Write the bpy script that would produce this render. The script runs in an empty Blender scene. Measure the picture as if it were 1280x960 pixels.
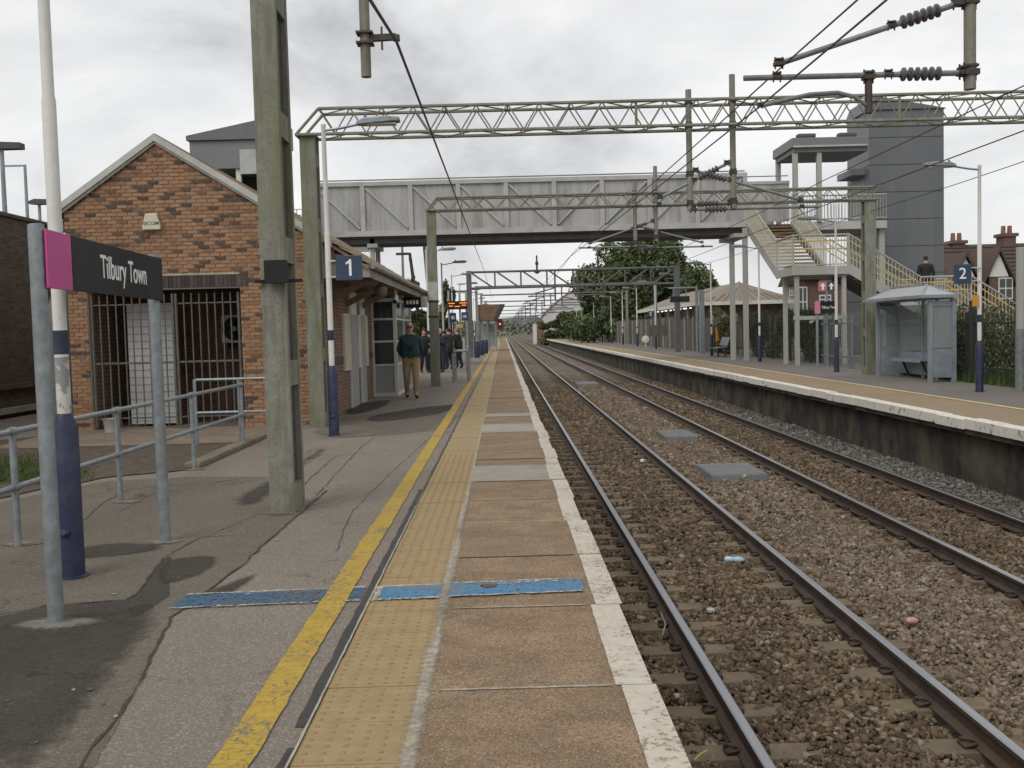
import bpy, bmesh, math, random
import numpy as np
from mathutils import Vector, Matrix, Euler
random.seed(7); RNG = np.random.default_rng(7)
scn = bpy.context.scene
COL = scn.collection
# ------------------------------------------------------------------ camera
F, EYE, VPX, VPY, ROLL = 1230., 1.6, 629., 413.5, .026
_c, _s = math.cos(ROLL), math.sin(ROLL)
_X0 = (VPX-640)*_c-(VPY-480)*_s; _Y0 = (VPX-640)*_s+(VPY-480)*_c
PITCH = math.atan2(-_Y0, F); YAW = math.atan2(-_X0, math.hypot(F, _Y0))
cam_d = bpy.data.cameras.new('camera'); cam = bpy.data.objects.new('camera', cam_d); COL.objects.link(cam)
cam_d.sensor_width = 36; cam_d.lens = F/1280*36; cam_d.clip_end = 6000; cam_d.clip_start = .05
cam.matrix_world = (Matrix.Translation((0, 0, EYE)) @ Matrix.Rotation(-YAW, 4, 'Z') @ Matrix.Rotation(math.pi/2-PITCH, 4, 'X') @ Matrix.Rotation(-ROLL, 4, 'Z'))
scn.camera = cam
scn.view_settings.view_transform = 'Standard'; scn.view_settings.look = 'None'
scn.view_settings.exposure = 0.28; scn.view_settings.gamma = 1
# ------------------------------------------------------------------ overcast sky
SUN_EL, SUN_AZ = math.radians(48), math.radians(215)
w = bpy.data.worlds.new('World'); scn.world = w; w.use_nodes = True
nt = w.node_tree; nt.nodes.clear()
N = nt.nodes.new; L = nt.links.new
out = N('ShaderNodeOutputWorld'); bg = N('ShaderNodeBackground')
sky = N('ShaderNodeTexSky'); sky.sky_type = 'NISHITA'; sky.sun_disc = False
sky.sun_elevation = SUN_EL; sky.sun_rotation = SUN_AZ
tc = N('ShaderNodeTexCoord'); mp = N('ShaderNodeMapping'); mp.inputs['Scale'].default_value = (1, 1, 1.9)
mp.inputs['Location'].default_value = (.35, .1, .25)
n1 = N('ShaderNodeTexNoise'); n1.inputs['Scale'].default_value = 2.6; n1.inputs['Detail'].default_value = 7; n1.inputs['Roughness'].default_value = .56
n1.inputs['Distortion'].default_value = .35
rp = N('ShaderNodeValToRGB'); e = rp.color_ramp.elements
e[0].position = .30; e[0].color = (5.1, 5.22, 5.45, 1)
e[1].position = .62; e[1].color = (11.2, 11.15, 11.05, 1)
m_ = e.new(.46); m_.color = (8.75, 8.78, 8.85, 1)
mx = N('ShaderNodeMixRGB'); mx.inputs['Fac'].default_value = .93
L(tc.outputs['Generated'], mp.inputs['Vector']); L(mp.outputs[0], n1.inputs['Vector']); L(n1.outputs['Fac'], rp.inputs[0])
L(sky.outputs[0], mx.inputs[1]); L(rp.outputs[0], mx.inputs[2]); L(mx.outputs[0], bg.inputs[0])
bg.inputs['Strength'].default_value = .075; L(bg.outputs[0], out.inputs[0])
sun_d = bpy.data.lights.new('sun', 'SUN'); sun_d.energy = 1.3; sun_d.angle = math.radians(35); sun_d.color = (1, .97, .92)
sun = bpy.data.objects.new('sun', sun_d); COL.objects.link(sun)
sun.rotation_euler = Vector((-math.sin(SUN_AZ)*math.cos(SUN_EL), -math.cos(SUN_AZ)*math.cos(SUN_EL), -math.sin(SUN_EL))).to_track_quat('-Z', 'Y').to_euler()
# ------------------------------------------------------------------ pixels to places
def ray(px, py):
    u, v = px-640, py-480
    a, b = u*_c-v*_s, u*_s+v*_c
    d = (a, F, -b); cp, sp = math.cos(PITCH), math.sin(PITCH)
    d = (d[0], d[1]*cp+d[2]*sp, -d[1]*sp+d[2]*cp); cy, sy = math.cos(YAW), math.sin(YAW)
    return Vector((d[0]*cy+d[1]*sy, -d[0]*sy+d[1]*cy, d[2]))
def P(px, py, z=None, x=None, y=None):
    d = ray(px, py)
    t = (z-EYE)/d.z if z is not None else (x/d.x if x is not None else y/d.y)
    return Vector((0, 0, EYE))+d*t
# ------------------------------------------------------------------ materials
MATS = {}
def nodes(name):
    m = bpy.data.materials.new(name); m.use_nodes = True; MATS[name] = m
    nt = m.node_tree; b = nt.nodes['Principled BSDF']
    return m, nt, b
def ramp(nt, fac, stops, interp='LINEAR'):
    r = nt.nodes.new('ShaderNodeValToRGB'); r.color_ramp.interpolation = interp
    el = r.color_ramp.elements
    while len(el) < len(stops): el.new(.5)
    for e_, (p, c) in zip(el, stops):
        e_.position = p; e_.color = (c, c, c, 1) if isinstance(c, (int, float)) else (*c, 1)
    nt.links.new(fac, r.inputs[0]); return r.outputs[0]
def noise(nt, vec, scale, detail=4, rough=.55, dist=0):
    n = nt.nodes.new('ShaderNodeTexNoise'); n.inputs['Scale'].default_value = scale
    n.inputs['Detail'].default_value = detail; n.inputs['Roughness'].default_value = rough; n.inputs['Distortion'].default_value = dist
    if vec is not None: nt.links.new(vec, n.inputs['Vector'])
    return n.outputs['Fac']
def voro(nt, vec, scale, feature='F1', out='Distance', rnd=1):
    n = nt.nodes.new('ShaderNodeTexVoronoi'); n.inputs['Scale'].default_value = scale; n.feature = feature
    n.inputs['Randomness'].default_value = rnd
    if vec is not None: nt.links.new(vec, n.inputs['Vector'])
    return n.outputs[out]
def mix(nt, fac, a, b, mode='MIX'):
    n = nt.nodes.new('ShaderNodeMixRGB'); n.blend_type = mode
    for i, v in ((0, fac), (1, a), (2, b)):
        if isinstance(v, (int, float)): n.inputs[i].default_value = v if i == 0 else (v, v, v, 1)
        elif isinstance(v, tuple): n.inputs[i].default_value = (*v, 1)
        else: nt.links.new(v, n.inputs[i])
    return n.outputs[0]
def math_(nt, op, a, b=0.):
    n = nt.nodes.new('ShaderNodeMath'); n.operation = op
    for i, v in ((0, a), (1, b)):
        if isinstance(v, (int, float)): n.inputs[i].default_value = v
        else: nt.links.new(v, n.inputs[i])
    return n.outputs[0]
def wpos(nt, scale=None):
    g = nt.nodes.new('ShaderNodeNewGeometry').outputs['Position']
    return mapping(nt, g, scale) if scale else g
def opos(nt, scale=None):
    g = nt.nodes.new('ShaderNodeTexCoord').outputs['Object']
    return mapping(nt, g, scale) if scale else g
def mapping(nt, vec, scale=(1, 1, 1), rot=(0, 0, 0), loc=(0, 0, 0)):
    m = nt.nodes.new('ShaderNodeMapping'); m.inputs['Scale'].default_value = scale; m.inputs['Rotation'].default_value = rot; m.inputs['Location'].default_value = loc
    nt.links.new(vec, m.inputs['Vector']); return m.outputs[0]
def bump(nt, b, h, strength=.4, dist=.01):
    n = nt.nodes.new('ShaderNodeBump'); n.inputs['Strength'].default_value = strength; n.inputs['Distance'].default_value = dist
    nt.links.new(h, n.inputs['Height']); nt.links.new(n.outputs[0], b.inputs['Normal'])
def M(name, col, rough=.75, metal=0., var=.25, scale=3., fine=40., bumps=.12, dirt=None, dirt_amt=.5, dscale=1.2, stretch=(1, 1, 1), spec=.4):
    """plain surface with two scales of unevenness and optional dirt"""
    if name in MATS: return MATS[name]
    m, nt, b = nodes(name)
    v = wpos(nt, stretch)
    n = noise(nt, v, scale, 6); f = noise(nt, v, fine, 3)
    lo = tuple(c*(1-var) for c in col); hi = tuple(min(1, c*(1+var)) for c in col)
    c = ramp(nt, n, [(.3, lo), (.7, hi)])
    c = mix(nt, .25, c, ramp(nt, f, [(.3, lo), (.7, hi)]))
    if dirt:
        d = ramp(nt, noise(nt, v, dscale, 8, .65), [(.45, 0.), (.68, dirt_amt)])
        c = mix(nt, d, c, dirt)
    nt.links.new(c, b.inputs['Base Color'])
    b.inputs['Roughness'].default_value = rough; b.inputs['Metallic'].default_value = metal; b.inputs['Specular IOR Level'].default_value = spec
    if bumps: bump(nt, b, f, bumps, .006)
    return m
def mat_asphalt(name, base, damp=.35):
    m, nt, b = nodes(name); v = wpos(nt)
    agg = voro(nt, v, 120, out='Color'); sep = nt.nodes.new('ShaderNodeSeparateColor'); nt.links.new(agg, sep.inputs[0])
    fine = noise(nt, v, 160, 3, .7)
    lo = tuple(c*.62 for c in base); hi = tuple(c*1.5 for c in base)
    c = ramp(nt, sep.outputs[0], [(0, lo), (.62, base), (.93, hi), (1, tuple(min(.6, x*2.3) for x in base))])
    c = mix(nt, .35, c, ramp(nt, fine, [(.3, lo), (.7, hi)]))
    big = noise(nt, mapping(nt, v, (1, .55, 1)), .75, 7, .6, .3)
    c = mix(nt, ramp(nt, big, [(.38, damp), (.6, 0.)]), c, tuple(x*.52 for x in base))
    pale = noise(nt, v, 2.3, 8, .65)
    c = mix(nt, ramp(nt, pale, [(.55, 0.), (.8, .35)]), c, tuple(min(.5, x*1.45) for x in base))
    cr = voro(nt, mapping(nt, mix(nt, .06, v, nt.nodes[-1].outputs[0]) if False else v, (1, 1, 1)), .55, 'DISTANCE_TO_EDGE')
    wob = noise(nt, v, 5, 5); crk = math_(nt, 'ADD', cr, math_(nt, 'MULTIPLY', math_(nt, 'SUBTRACT', wob, .5), .16))
    cf = ramp(nt, math_(nt, 'ABSOLUTE', crk), [(0, .7), (.009, 0.)])
    cf = math_(nt, 'MULTIPLY', cf, ramp(nt, noise(nt, v, .6, 3), [(.5, 0.), (.6, 1.)]))
    c = mix(nt, cf, c, tuple(x*.3 for x in base))
    nt.links.new(c, b.inputs['Base Color']); b.inputs['Roughness'].default_value = .9; b.inputs['Specular IOR Level'].default_value = .25
    bump(nt, b, math_(nt, 'ADD', sep.outputs[0], math_(nt, 'MULTIPLY', cf, -3)), .45, .004)
    return m
def mat_slab(name, base, alt, seed=0):
    m, nt, b = nodes(name); v = wpos(nt)
    oi = nt.nodes.new('ShaderNodeObjectInfo')
    agg = voro(nt, v, 130, out='Color'); sep = nt.nodes.new('ShaderNodeSeparateColor'); nt.links.new(agg, sep.inputs[0])
    c0 = mix(nt, oi.outputs['Random'], base, alt)
    pat = noise(nt, mapping(nt, v, (1, 1.4, 1)), 2.2, 8, .62, .4)
    c0 = mix(nt, ramp(nt, pat, [(.42, .7), (.62, 0.)]), c0, tuple(x*.5 for x in base))
    c0 = mix(nt, ramp(nt, noise(nt, v, 5, 6), [(.55, 0.), (.75, .45)]), c0, (.36, .27, .15))
    c = mix(nt, ramp(nt, sep.outputs[1], [(.15, .75), (.5, 0.)]), c0, tuple(x*.38 for x in base))
    c = mix(nt, ramp(nt, sep.outputs[2], [(.75, 0.), (.95, .45)]), c, (.46, .38, .27))
    c = mix(nt, math_(nt, 'MULTIPLY', ramp(nt, noise(nt, v, 11, 5), [(.6, 0.), (.72, .5)]), oi.outputs['Random']), c, (.3, .16, .07))
    nt.links.new(c, b.inputs['Base Color']); b.inputs['Roughness'].default_value = .88; b.inputs['Specular IOR Level'].default_value = .25
    bump(nt, b, sep.outputs[0], .4, .003); return m
def mat_paint(name, col, under, chip=.45, cscale=26, crack=0., dirt=.35, rough=.7):
    """worn floor paint: chips and cracks show the surface under it"""
    m, nt, b = nodes(name); v = wpos(nt)
    n = noise(nt, v, cscale, 8, .7); big = noise(nt, v, 2.1, 5)
    thr = math_(nt, 'ADD', n, math_(nt, 'MULTIPLY', math_(nt, 'SUBTRACT', big, .5), .55))
    f = ramp(nt, thr, [(.27+.2*chip, 1.), (.27+.2*chip+.05, 0.)])
    d = noise(nt, v, 9, 7, .65)
    c = mix(nt, ramp(nt, d, [(.4, dirt), (.7, 0.)]), col, tuple(x*.62 for x in col))
    c = mix(nt, ramp(nt, noise(nt, v, 170, 2), [(.3, .25), (.7, 0.)]), c, tuple(x*.6 for x in col))
    if crack:
        vv = mix(nt, .05, v, mapping(nt, nt.nodes.new('ShaderNodeTexNoise').outputs['Color'], (1, 1, 1)))
        cr = voro(nt, mapping(nt, vv, (.7, 1.25, 1)), crack, 'DISTANCE_TO_EDGE')
        f2 = ramp(nt, cr, [(0, .75), (.022, .4), (.045, 0.)])
        f2 = math_(nt, 'MULTIPLY', f2, ramp(nt, noise(nt, v, 3.5, 3), [(.38, .15), (.55, 1.)]))
        c = mix(nt, f2, c, tuple(x*.25 for x in col))
    c = mix(nt, f, c, under)
    nt.links.new(c, b.inputs['Base Color']); b.inputs['Roughness'].default_value = rough; b.inputs['Specular IOR Level'].default_value = .3
    bump(nt, b, math_(nt, 'SUBTRACT', noise(nt, v, 90, 3), f), .35, .004); return m
def mat_random(name, stops, rough=.85, bumps=.5, bscale=60, stain=None, stain_amt=.5, worldmix=None, trans=False):
    """colour differs from piece to piece (objects and loose islands alike)"""
    m, nt, b = nodes(name); v = wpos(nt)
    oi = nt.nodes.new('ShaderNodeObjectInfo').outputs['Random']; ri = nt.nodes.new('ShaderNodeNewGeometry').outputs['Random Per Island']
    r = math_(nt, 'FRACT', math_(nt, 'ADD', oi, ri))
    c = ramp(nt, r, stops)
    f = noise(nt, v, bscale, 4)
    c = mix(nt, .35, c, ramp(nt, f, [(.3, .35), (.7, .9)]), 'MULTIPLY')
    if worldmix:
        axis, lo, hi, col, amt = worldmix
        sx = nt.nodes.new('ShaderNodeSeparateXYZ'); nt.links.new(v, sx.inputs[0])
        g = nt.nodes.new('ShaderNodeMapRange'); g.inputs[1].default_value = lo; g.inputs[2].default_value = hi; g.inputs[4].default_value = amt
        nt.links.new(math_(nt, 'ADD', sx.outputs[axis], math_(nt, 'MULTIPLY', noise(nt, v, 1.5, 4), .8)), g.inputs[0])
        c = mix(nt, g.outputs[0], c, mix(nt, r, tuple(x*.6 for x in col), tuple(x*1.5 for x in col)))
    if stain:
        c = mix(nt, ramp(nt, noise(nt, v, .9, 7, .6), [(.45, 0.), (.7, stain_amt)]), c, stain)
    nt.links.new(c, b.inputs['Base Color']); b.inputs['Roughness'].default_value = rough; b.inputs['Specular IOR Level'].default_value = .25
    if bumps: bump(nt, b, f, bumps, .004)
    if trans:
        b.inputs['Subsurface Weight'].default_value = 0
    return m
def mat_brickwork(name, c1, c2, mortar, axis='y', dark=.5):
    m, nt, b = nodes(name); v = wpos(nt)
    sx = nt.nodes.new('ShaderNodeSeparateXYZ'); nt.links.new(v, sx.inputs[0])
    cb = nt.nodes.new('ShaderNodeCombineXYZ'); nt.links.new(sx.outputs[1 if axis == 'y' else 0], cb.inputs[0]); nt.links.new(sx.outputs[2], cb.inputs[1])
    br = nt.nodes.new('ShaderNodeTexBrick'); nt.links.new(cb.outputs[0], br.inputs['Vector'])
    br.inputs['Scale'].default_value = 1; br.inputs['Brick Width'].default_value = .225; br.inputs['Row Height'].default_value = .075
    br.inputs['Mortar Size'].default_value = .006; br.inputs['Color1'].default_value = (*c1, 1); br.inputs['Color2'].default_value = (*c2, 1); br.inputs['Mortar'].default_value = (*mortar, 1)
    c = mix(nt, ramp(nt, noise(nt, v, .8, 7, .6), [(.4, dark), (.65, 0.)]), br.outputs['Color'], tuple(x*.35 for x in c1))
    c = mix(nt, .3, c, ramp(nt, noise(nt, v, 45, 3), [(.3, .4), (.7, 1.)]), 'MULTIPLY')
    nt.links.new(c, b.inputs['Base Color']); b.inputs['Roughness'].default_value = .9
    bump(nt, b, math_(nt, 'SUBTRACT', 1., br.outputs['Fac']), .6, .006); return m
def mat_streaked(name, base, green, dark, gamt=.7, damt=.5, rough=.75):
    """painted steel or concrete with algae and water streaks running down"""
    m, nt, b = nodes(name); v = wpos(nt)
    st = mapping(nt, v, (9, 9, .7))
    c = ramp(nt, noise(nt, v, 6, 6), [(.3, tuple(x*.8 for x in base)), (.7, tuple(min(1, x*1.15) for x in base))])
    c = mix(nt, ramp(nt, noise(nt, mapping(nt, v, (2.2, 2.2, .55)), 1.3, 7, .6), [(.38, 0.), (.62, gamt)]), c, green)
    c = mix(nt, ramp(nt, noise(nt, st, 1.5, 6, .6), [(.5, 0.), (.75, damt)]), c, dark)
    c = mix(nt, ramp(nt, noise(nt, v, 38, 4), [(.52, 0.), (.68, .6)]), c, tuple(x*.5 for x in base))
    nt.links.new(c, b.inputs['Base Color']); b.inputs['Roughness'].default_value = rough
    bump(nt, b, noise(nt, v, 70, 4), .25, .004); return m
ASPH = mat_asphalt('asphalt_platform', (.198, .172, .141), .25)
ASPH_OLD = mat_asphalt('asphalt_old', (.140, .122, .097), .3)
ASPH_DARK = mat_asphalt('asphalt_dark', (.062, .055, .045), .35)
ASPH_WET = mat_asphalt('asphalt_damp', (.060, .054, .046), .2)
SLAB = mat_slab('exposed_aggregate', (.30, .206, .126), (.24, .168, .112))
CONC = M('pale_concrete', (.33, .31, .26), .9, var=.2, scale=5, dirt=(.12, .11, .09), bumps=.3)
CONCPATCH = M('mortar_patch', (.25, .225, .185), .95, var=.3, scale=9, dirt=(.12, .1, .09), bumps=.4)
def ragged(m, scale, lo, hi):
    """worn-through patches: the sheet is missing where the noise is low"""
    nt = m.node_tree; b = nt.nodes['Principled BSDF']; tr = nt.nodes.new('ShaderNodeBsdfTransparent'); ms = nt.nodes.new('ShaderNodeMixShader')
    nt.links.new(ramp(nt, noise(nt, wpos(nt), scale, 8, .7), [(lo, 0.), (hi, 1.)]), ms.inputs[0]); nt.links.new(tr.outputs[0], ms.inputs[1]); nt.links.new(b.outputs[0], ms.inputs[2])
    nt.links.new(ms.outputs[0], nt.nodes['Material Output'].inputs['Surface'])
ragged(CONCPATCH, 14, .40, .50)
GREYSLAB = M('grey_slab', (.30, .28, .23), .9, var=.15, scale=8, dirt=(.16, .14, .12), bumps=.3, fine=90)
TACT = mat_paint('buff_tactile', (.345, .255, .128), (.24, .20, .14), chip=.3, cscale=12, dirt=.5)
TACT_W = M('worn_blister', (.27, .175, .085), .9, var=.3, scale=30)
JOINT = M('joint_sand', (.36, .325, .26), .95, var=.3, scale=20, dirt=(.1, .09, .08), bumps=.3)
TAR = M('tar_seal', (.040, .037, .036), .7, var=.3, scale=12)
YELLOW = mat_paint('yellow_line_paint', (.48, .325, .052), (.16, .14, .12), chip=.55, cscale=34, crack=16., dirt=.6)
WHITEP = mat_paint('white_edge_paint', (.57, .52, .43), (.27, .22, .165), chip=.62, cscale=30, crack=0, dirt=.5)
WHITEP2 = mat_paint('white_coping_paint', (.76, .73, .65), (.26, .23, .19), chip=.35, cscale=9, dirt=.5)
BLUEP = mat_paint('blue_band_paint', (.078, .215, .365), (.20, .17, .14), chip=.65, cscale=36, dirt=.4); ragged(BLUEP, 30, .30, .46)
BLUEP_A = mat_paint('blue_band_on_tarmac', (.058, .135, .225), (.12, .11, .10), chip=.7, cscale=40, dirt=.5); ragged(BLUEP_A, 34, .36, .52)
BANDW = mat_paint('band_border_paint', (.52, .50, .44), (.2, .17, .14), chip=.3, cscale=45); ragged(BANDW, 38, .42, .56)
GALV = M('galvanised_steel', (.27, .295, .31), .5, .55, var=.28, scale=14, fine=70, dirt=(.16, .17, .17), bumps=.08)
GALV_D = M('weathered_galvanised', (.22, .235, .23), .6, .3, var=.3, scale=9, dirt=(.12, .11, .1), bumps=.1)
MAST = mat_streaked('mast_paint', (.225, .225, .188), (.140, .148, .072), (.075, .075, .06), .9, .75)
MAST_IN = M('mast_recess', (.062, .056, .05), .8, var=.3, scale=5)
TRUSS = mat_streaked('truss_paint', (.235, .228, .19), (.175, .172, .11), (.085, .08, .07), .6, .6)
TRUSS_G = M('grey_truss', (.13, .13, .135), .6, .3, var=.2, scale=2)
IRON = M('dark_iron', (.060, .055, .05), .6, .4, var=.35, scale=14, dirt=(.11, .06, .035))
PORC = M('insulator_glaze', (.105, .098, .098), .3, 0, var=.15, scale=20)
WIRE = M('wire', (.055, .055, .05), .5, .5, var=.1)
POLEW = mat_paint('white_pole_paint', (.68, .67, .63), (.17, .18, .18), chip=.12, cscale=16, dirt=.2, rough=.5)
NAVY = M('navy_paint', (.019, .025, .060), .45, var=.25, scale=7, dirt=(.06, .065, .09), dscale=8, bumps=.05)
NAVYS = M('navy_sign', (.032, .056, .098), .45, var=.1, scale=3)
LETTER = M('white_lettering', (.80, .80, .78), .5, var=.04)
SIGN_D = M('charcoal_sign', (.013, .013, .016), .5, var=.25, scale=4, dirt=(.035, .035, .035), dscale=3, bumps=.02, spec=.22)
PINK = M('magenta_panel', (.50, .065, .25), .4, var=.08, scale=5, bumps=.02)
BRICK = mat_random('facing_brick', [(0, (.085, .062, .052)), (.11, (.13, .085, .065)), (.17, (.29, .15, .088)), (.5, (.37, .195, .108)), (.75, (.42, .235, .132)), (1, (.38, .225, .135))], stain=(.2, .13, .08), stain_amt=.3)
BRICK_D = mat_random('dark_soldier_brick', [(0, (.055, .048, .048)), (1, (.115, .095, .088))])
MORTAR = M('mortar', (.50, .44, .34), .95, var=.25, scale=4, bumps=.3)
BRICKSIDE = mat_brickwork('brick_side', (.25, .135, .085), (.15, .08, .058), (.34, .29, .225), dark=.3)
BRICKOLD = mat_brickwork('old_stock_brick', (.16, .115, .072), (.065, .05, .04), (.15, .13, .10), 'y', .55)
BRICKH = mat_brickwork('house_brick', (.17, .09, .068), (.12, .068, .054), (.26, .22, .19), 'x', .3)
BARGE = M('pale_barge_board', (.46, .46, .42), .6, var=.12, scale=3, dirt=(.25, .25, .2), dscale=2)
FASCIA = M('grey_fascia', (.27, .26, .23), .7, var=.2, scale=4, dirt=(.12, .11, .08), dirt_amt=.7, stretch=(1, 1, .3))
TILE = mat_random('concrete_roof_tile', [(0, (.19, .135, .10)), (1, (.30, .22, .16))], stain=(.2, .19, .12), stain_amt=.5)
TILE_H = mat_random('clay_house_tile', [(0, (.085, .06, .05)), (1, (.125, .088, .07))], stain=(.08, .07, .06))
BOARD = M('brown_boarding', (.24, .165, .115), .8, var=.2, scale=3, stretch=(8, 8, 1), dirt=(.1, .08, .06))
FRAMEW = M('off_white_frame', (.60, .60, .55), .5, var=.08, scale=4, dirt=(.35, .34, .3))
CREAM = M('cream_poster_board', (.52, .46, .34), .6, var=.12, scale=6)
GREYDOOR = M('grey_door', (.30, .31, .31), .55, var=.1, scale=3)
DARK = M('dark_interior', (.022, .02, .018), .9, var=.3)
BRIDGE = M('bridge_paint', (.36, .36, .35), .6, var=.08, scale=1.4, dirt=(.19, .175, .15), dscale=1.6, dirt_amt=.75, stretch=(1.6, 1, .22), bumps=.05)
BRIDGE_F = M('bridge_frame_paint', (.40, .40, .385), .55, var=.08, scale=2, dirt=(.22, .21, .2), bumps=.04)
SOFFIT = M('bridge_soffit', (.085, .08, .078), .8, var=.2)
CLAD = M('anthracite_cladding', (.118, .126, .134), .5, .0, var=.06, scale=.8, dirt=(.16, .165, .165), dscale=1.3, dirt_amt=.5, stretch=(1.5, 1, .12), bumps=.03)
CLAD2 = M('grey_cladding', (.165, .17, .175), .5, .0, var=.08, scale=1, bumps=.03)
STEELP = M('pale_steel_column', (.345, .35, .32), .55, var=.1, scale=2, dirt=(.24, .24, .18), stretch=(1, 1, .3))
RAILY = M('yellow_handrail', (.62, .45, .10), .5, var=.1, scale=5)
CREAMB = M('cream_baluster', (.44, .42, .345), .6, var=.1, scale=4)
TREAD = M('brown_tread', (.20, .13, .065), .8, var=.25, scale=5)
SHELT = M('shelter_grey', (.255, .285, .32), .5, .1, var=.15, scale=4, dirt=(.15, .16, .16), dirt_amt=.6, bumps=.03)
STRUCTWALL = M('platform_face', (.036, .032, .027), .9, var=.6, scale=2.5, dirt=(.15, .135, .09), dscale=1.5, dirt_amt=.7, stretch=(1, 1, .62), bumps=.6)
P2TOP = mat_asphalt('buff_surfacing', (.265, .198, .128), .15)
P2GREY = mat_asphalt('platform_two_tarmac', (.165, .15, .135), .25)
YEL2 = mat_paint('far_yellow_line', (.62, .50, .25), (.3, .22, .13), chip=.5, cscale=6)
RAILSIDE = M('rusty_rail_side', (.062, .045, .036), .75, .2, var=.35, scale=5, dirt=(.1, .06, .04), bumps=.2)
RAILTOP = M('polished_rail_head', (.33, .34, .36), .28, .95, var=.1, scale=3, fine=6, stretch=(30, .5, 1), bumps=.0)
SLEEPER = M('concrete_sleeper', (.155, .120, .078), .95, var=.3, scale=6, dirt=(.075, .055, .04), bumps=.4)
BED, _nt, _b = nodes('ballast_bed'); _v = wpos(_nt)
_sp = _nt.nodes.new('ShaderNodeSeparateColor'); _nt.links.new(voro(_nt, _v, 17, out='Color'), _sp.inputs[0])
_cc = ramp(_nt, _sp.outputs[0], [(0, (.06, .043, .03)), (.5, (.145, .106, .073)), (.85, (.22, .168, .12)), (1, (.30, .255, .205))])
_cc = mix(_nt, ramp(_nt, noise(_nt, _v, .7, 7, .6), [(.42, .55), (.62, 0.)]), _cc, (.06, .045, .033)); _nt.links.new(_cc, _b.inputs['Base Color']); _b.inputs['Roughness'].default_value = .95; bump(_nt, _b, voro(_nt, _v, 17), .8, .03)
STONE = mat_random('ballast_stone', [(0, (.050, .035, .023)), (.3, (.112, .078, .049)), (.6, (.170, .120, .075)), (.9, (.225, .168, .112)), (1, (.32, .275, .215))], bumps=.5, bscale=90, stain=(.085, .058, .036), stain_amt=.7)
STONE6 = mat_random('six_foot_stone', [(0, (.090, .066, .045)), (.4, (.185, .138, .096)), (.8, (.245, .19, .138)), (1, (.36, .31, .25))], bumps=.5, bscale=90, stain=(.14, .095, .065), stain_amt=.5)
STONEG = mat_random('cess_stone', [(0, (.060, .055, .048)), (.5, (.150, .138, .120)), (1, (.29, .27, .245))], bumps=.5, bscale=90, stain=(.09, .08, .06), stain_amt=.5)
GRATE = M('grey_plastic_cover', (.175, .185, .185), .6, var=.2, scale=8, dirt=(.12, .1, .08))
LEAF_D = mat_random('dark_leaf', [(0, (.050, .070, .028)), (.5, (.095, .125, .050)), (1, (.16, .20, .085))], rough=.65, bumps=0)
LEAF_M = mat_random('mid_leaf', [(0, (.030, .042, .014)), (.5, (.062, .085, .026)), (1, (.115, .14, .05))], rough=.65, bumps=0)
LEAF_B = mat_random('brown_green_leaf', [(0, (.04, .044, .02)), (.5, (.095, .10, .045)), (1, (.18, .16, .08))], rough=.7, bumps=0)
GRASS = mat_random('grass', [(0, (.045, .075, .016)), (1, (.105, .150, .042))], bumps=0)
BARK = M('bark', (.09, .07, .05), .9, var=.3, scale=6, bumps=.5)
SOIL = M('bare_soil', (.075, .058, .040), .95, var=.5, scale=7, fine=60, dirt=(.13, .11, .085), dscale=9, bumps=.8)
EARTH = M('ground', (.095, .09, .06), .95, var=.3, scale=.3, fine=6)
HILLM = M('distant_hill', (.135, .155, .14), .95, var=.2, scale=.02, fine=.2, bumps=0)
TIMBER = M('grey_timber_fence', (.105, .098, .082), .85, var=.35, scale=2, stretch=(3, 8, .5), dirt=(.05, .06, .03))
PALIS = M('dark_palisade', (.04, .046, .038), .6, .2, var=.2, scale=5)
PALISG = M('grey_palisade', (.20, .22, .22), .55, .3, var=.2, scale=5)
GLASS_D, _nt, _b = nodes('dark_glass'); _b.inputs['Base Color'].default_value = (.03, .045, .045, 1); _b.inputs['Roughness'].default_value = .08; _b.inputs['Specular IOR Level'].default_value = .6
GLASS_C, _nt, _b = nodes('clear_scratched_glazing')
_tr = _nt.nodes.new('ShaderNodeBsdfTransparent'); _tr.inputs[0].default_value = (.80, .84, .84, 1); _ms = _nt.nodes.new('ShaderNodeMixShader'); _ms.inputs[0].default_value = .38
_b.inputs['Base Color'].default_value = (.42, .45, .45, 1); _b.inputs['Roughness'].default_value = .15
_nt.links.new(_tr.outputs[0], _ms.inputs[1]); _nt.links.new(_b.outputs[0], _ms.inputs[2]); _nt.links.new(_ms.outputs[0], _nt.nodes['Material Output'].inputs['Surface'])
def emis(name, col, s):
    m, nt, b = nodes(name); b.inputs['Base Color'].default_value = (*col, 1); b.inputs['Emission Color'].default_value = (*col, 1); b.inputs['Emission Strength'].default_value = s; return m
LED = emis('amber_led', (1, .28, .03), .9); REDLAMP = emis('red_lamp', (1, .12, .05), 4.); TUBE = emis('fluorescent_tube', (1, .95, .85), 1.1)
def plain(name, col, rough=.7): return M(name, col, rough, var=.12, scale=5, bumps=.04)
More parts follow.
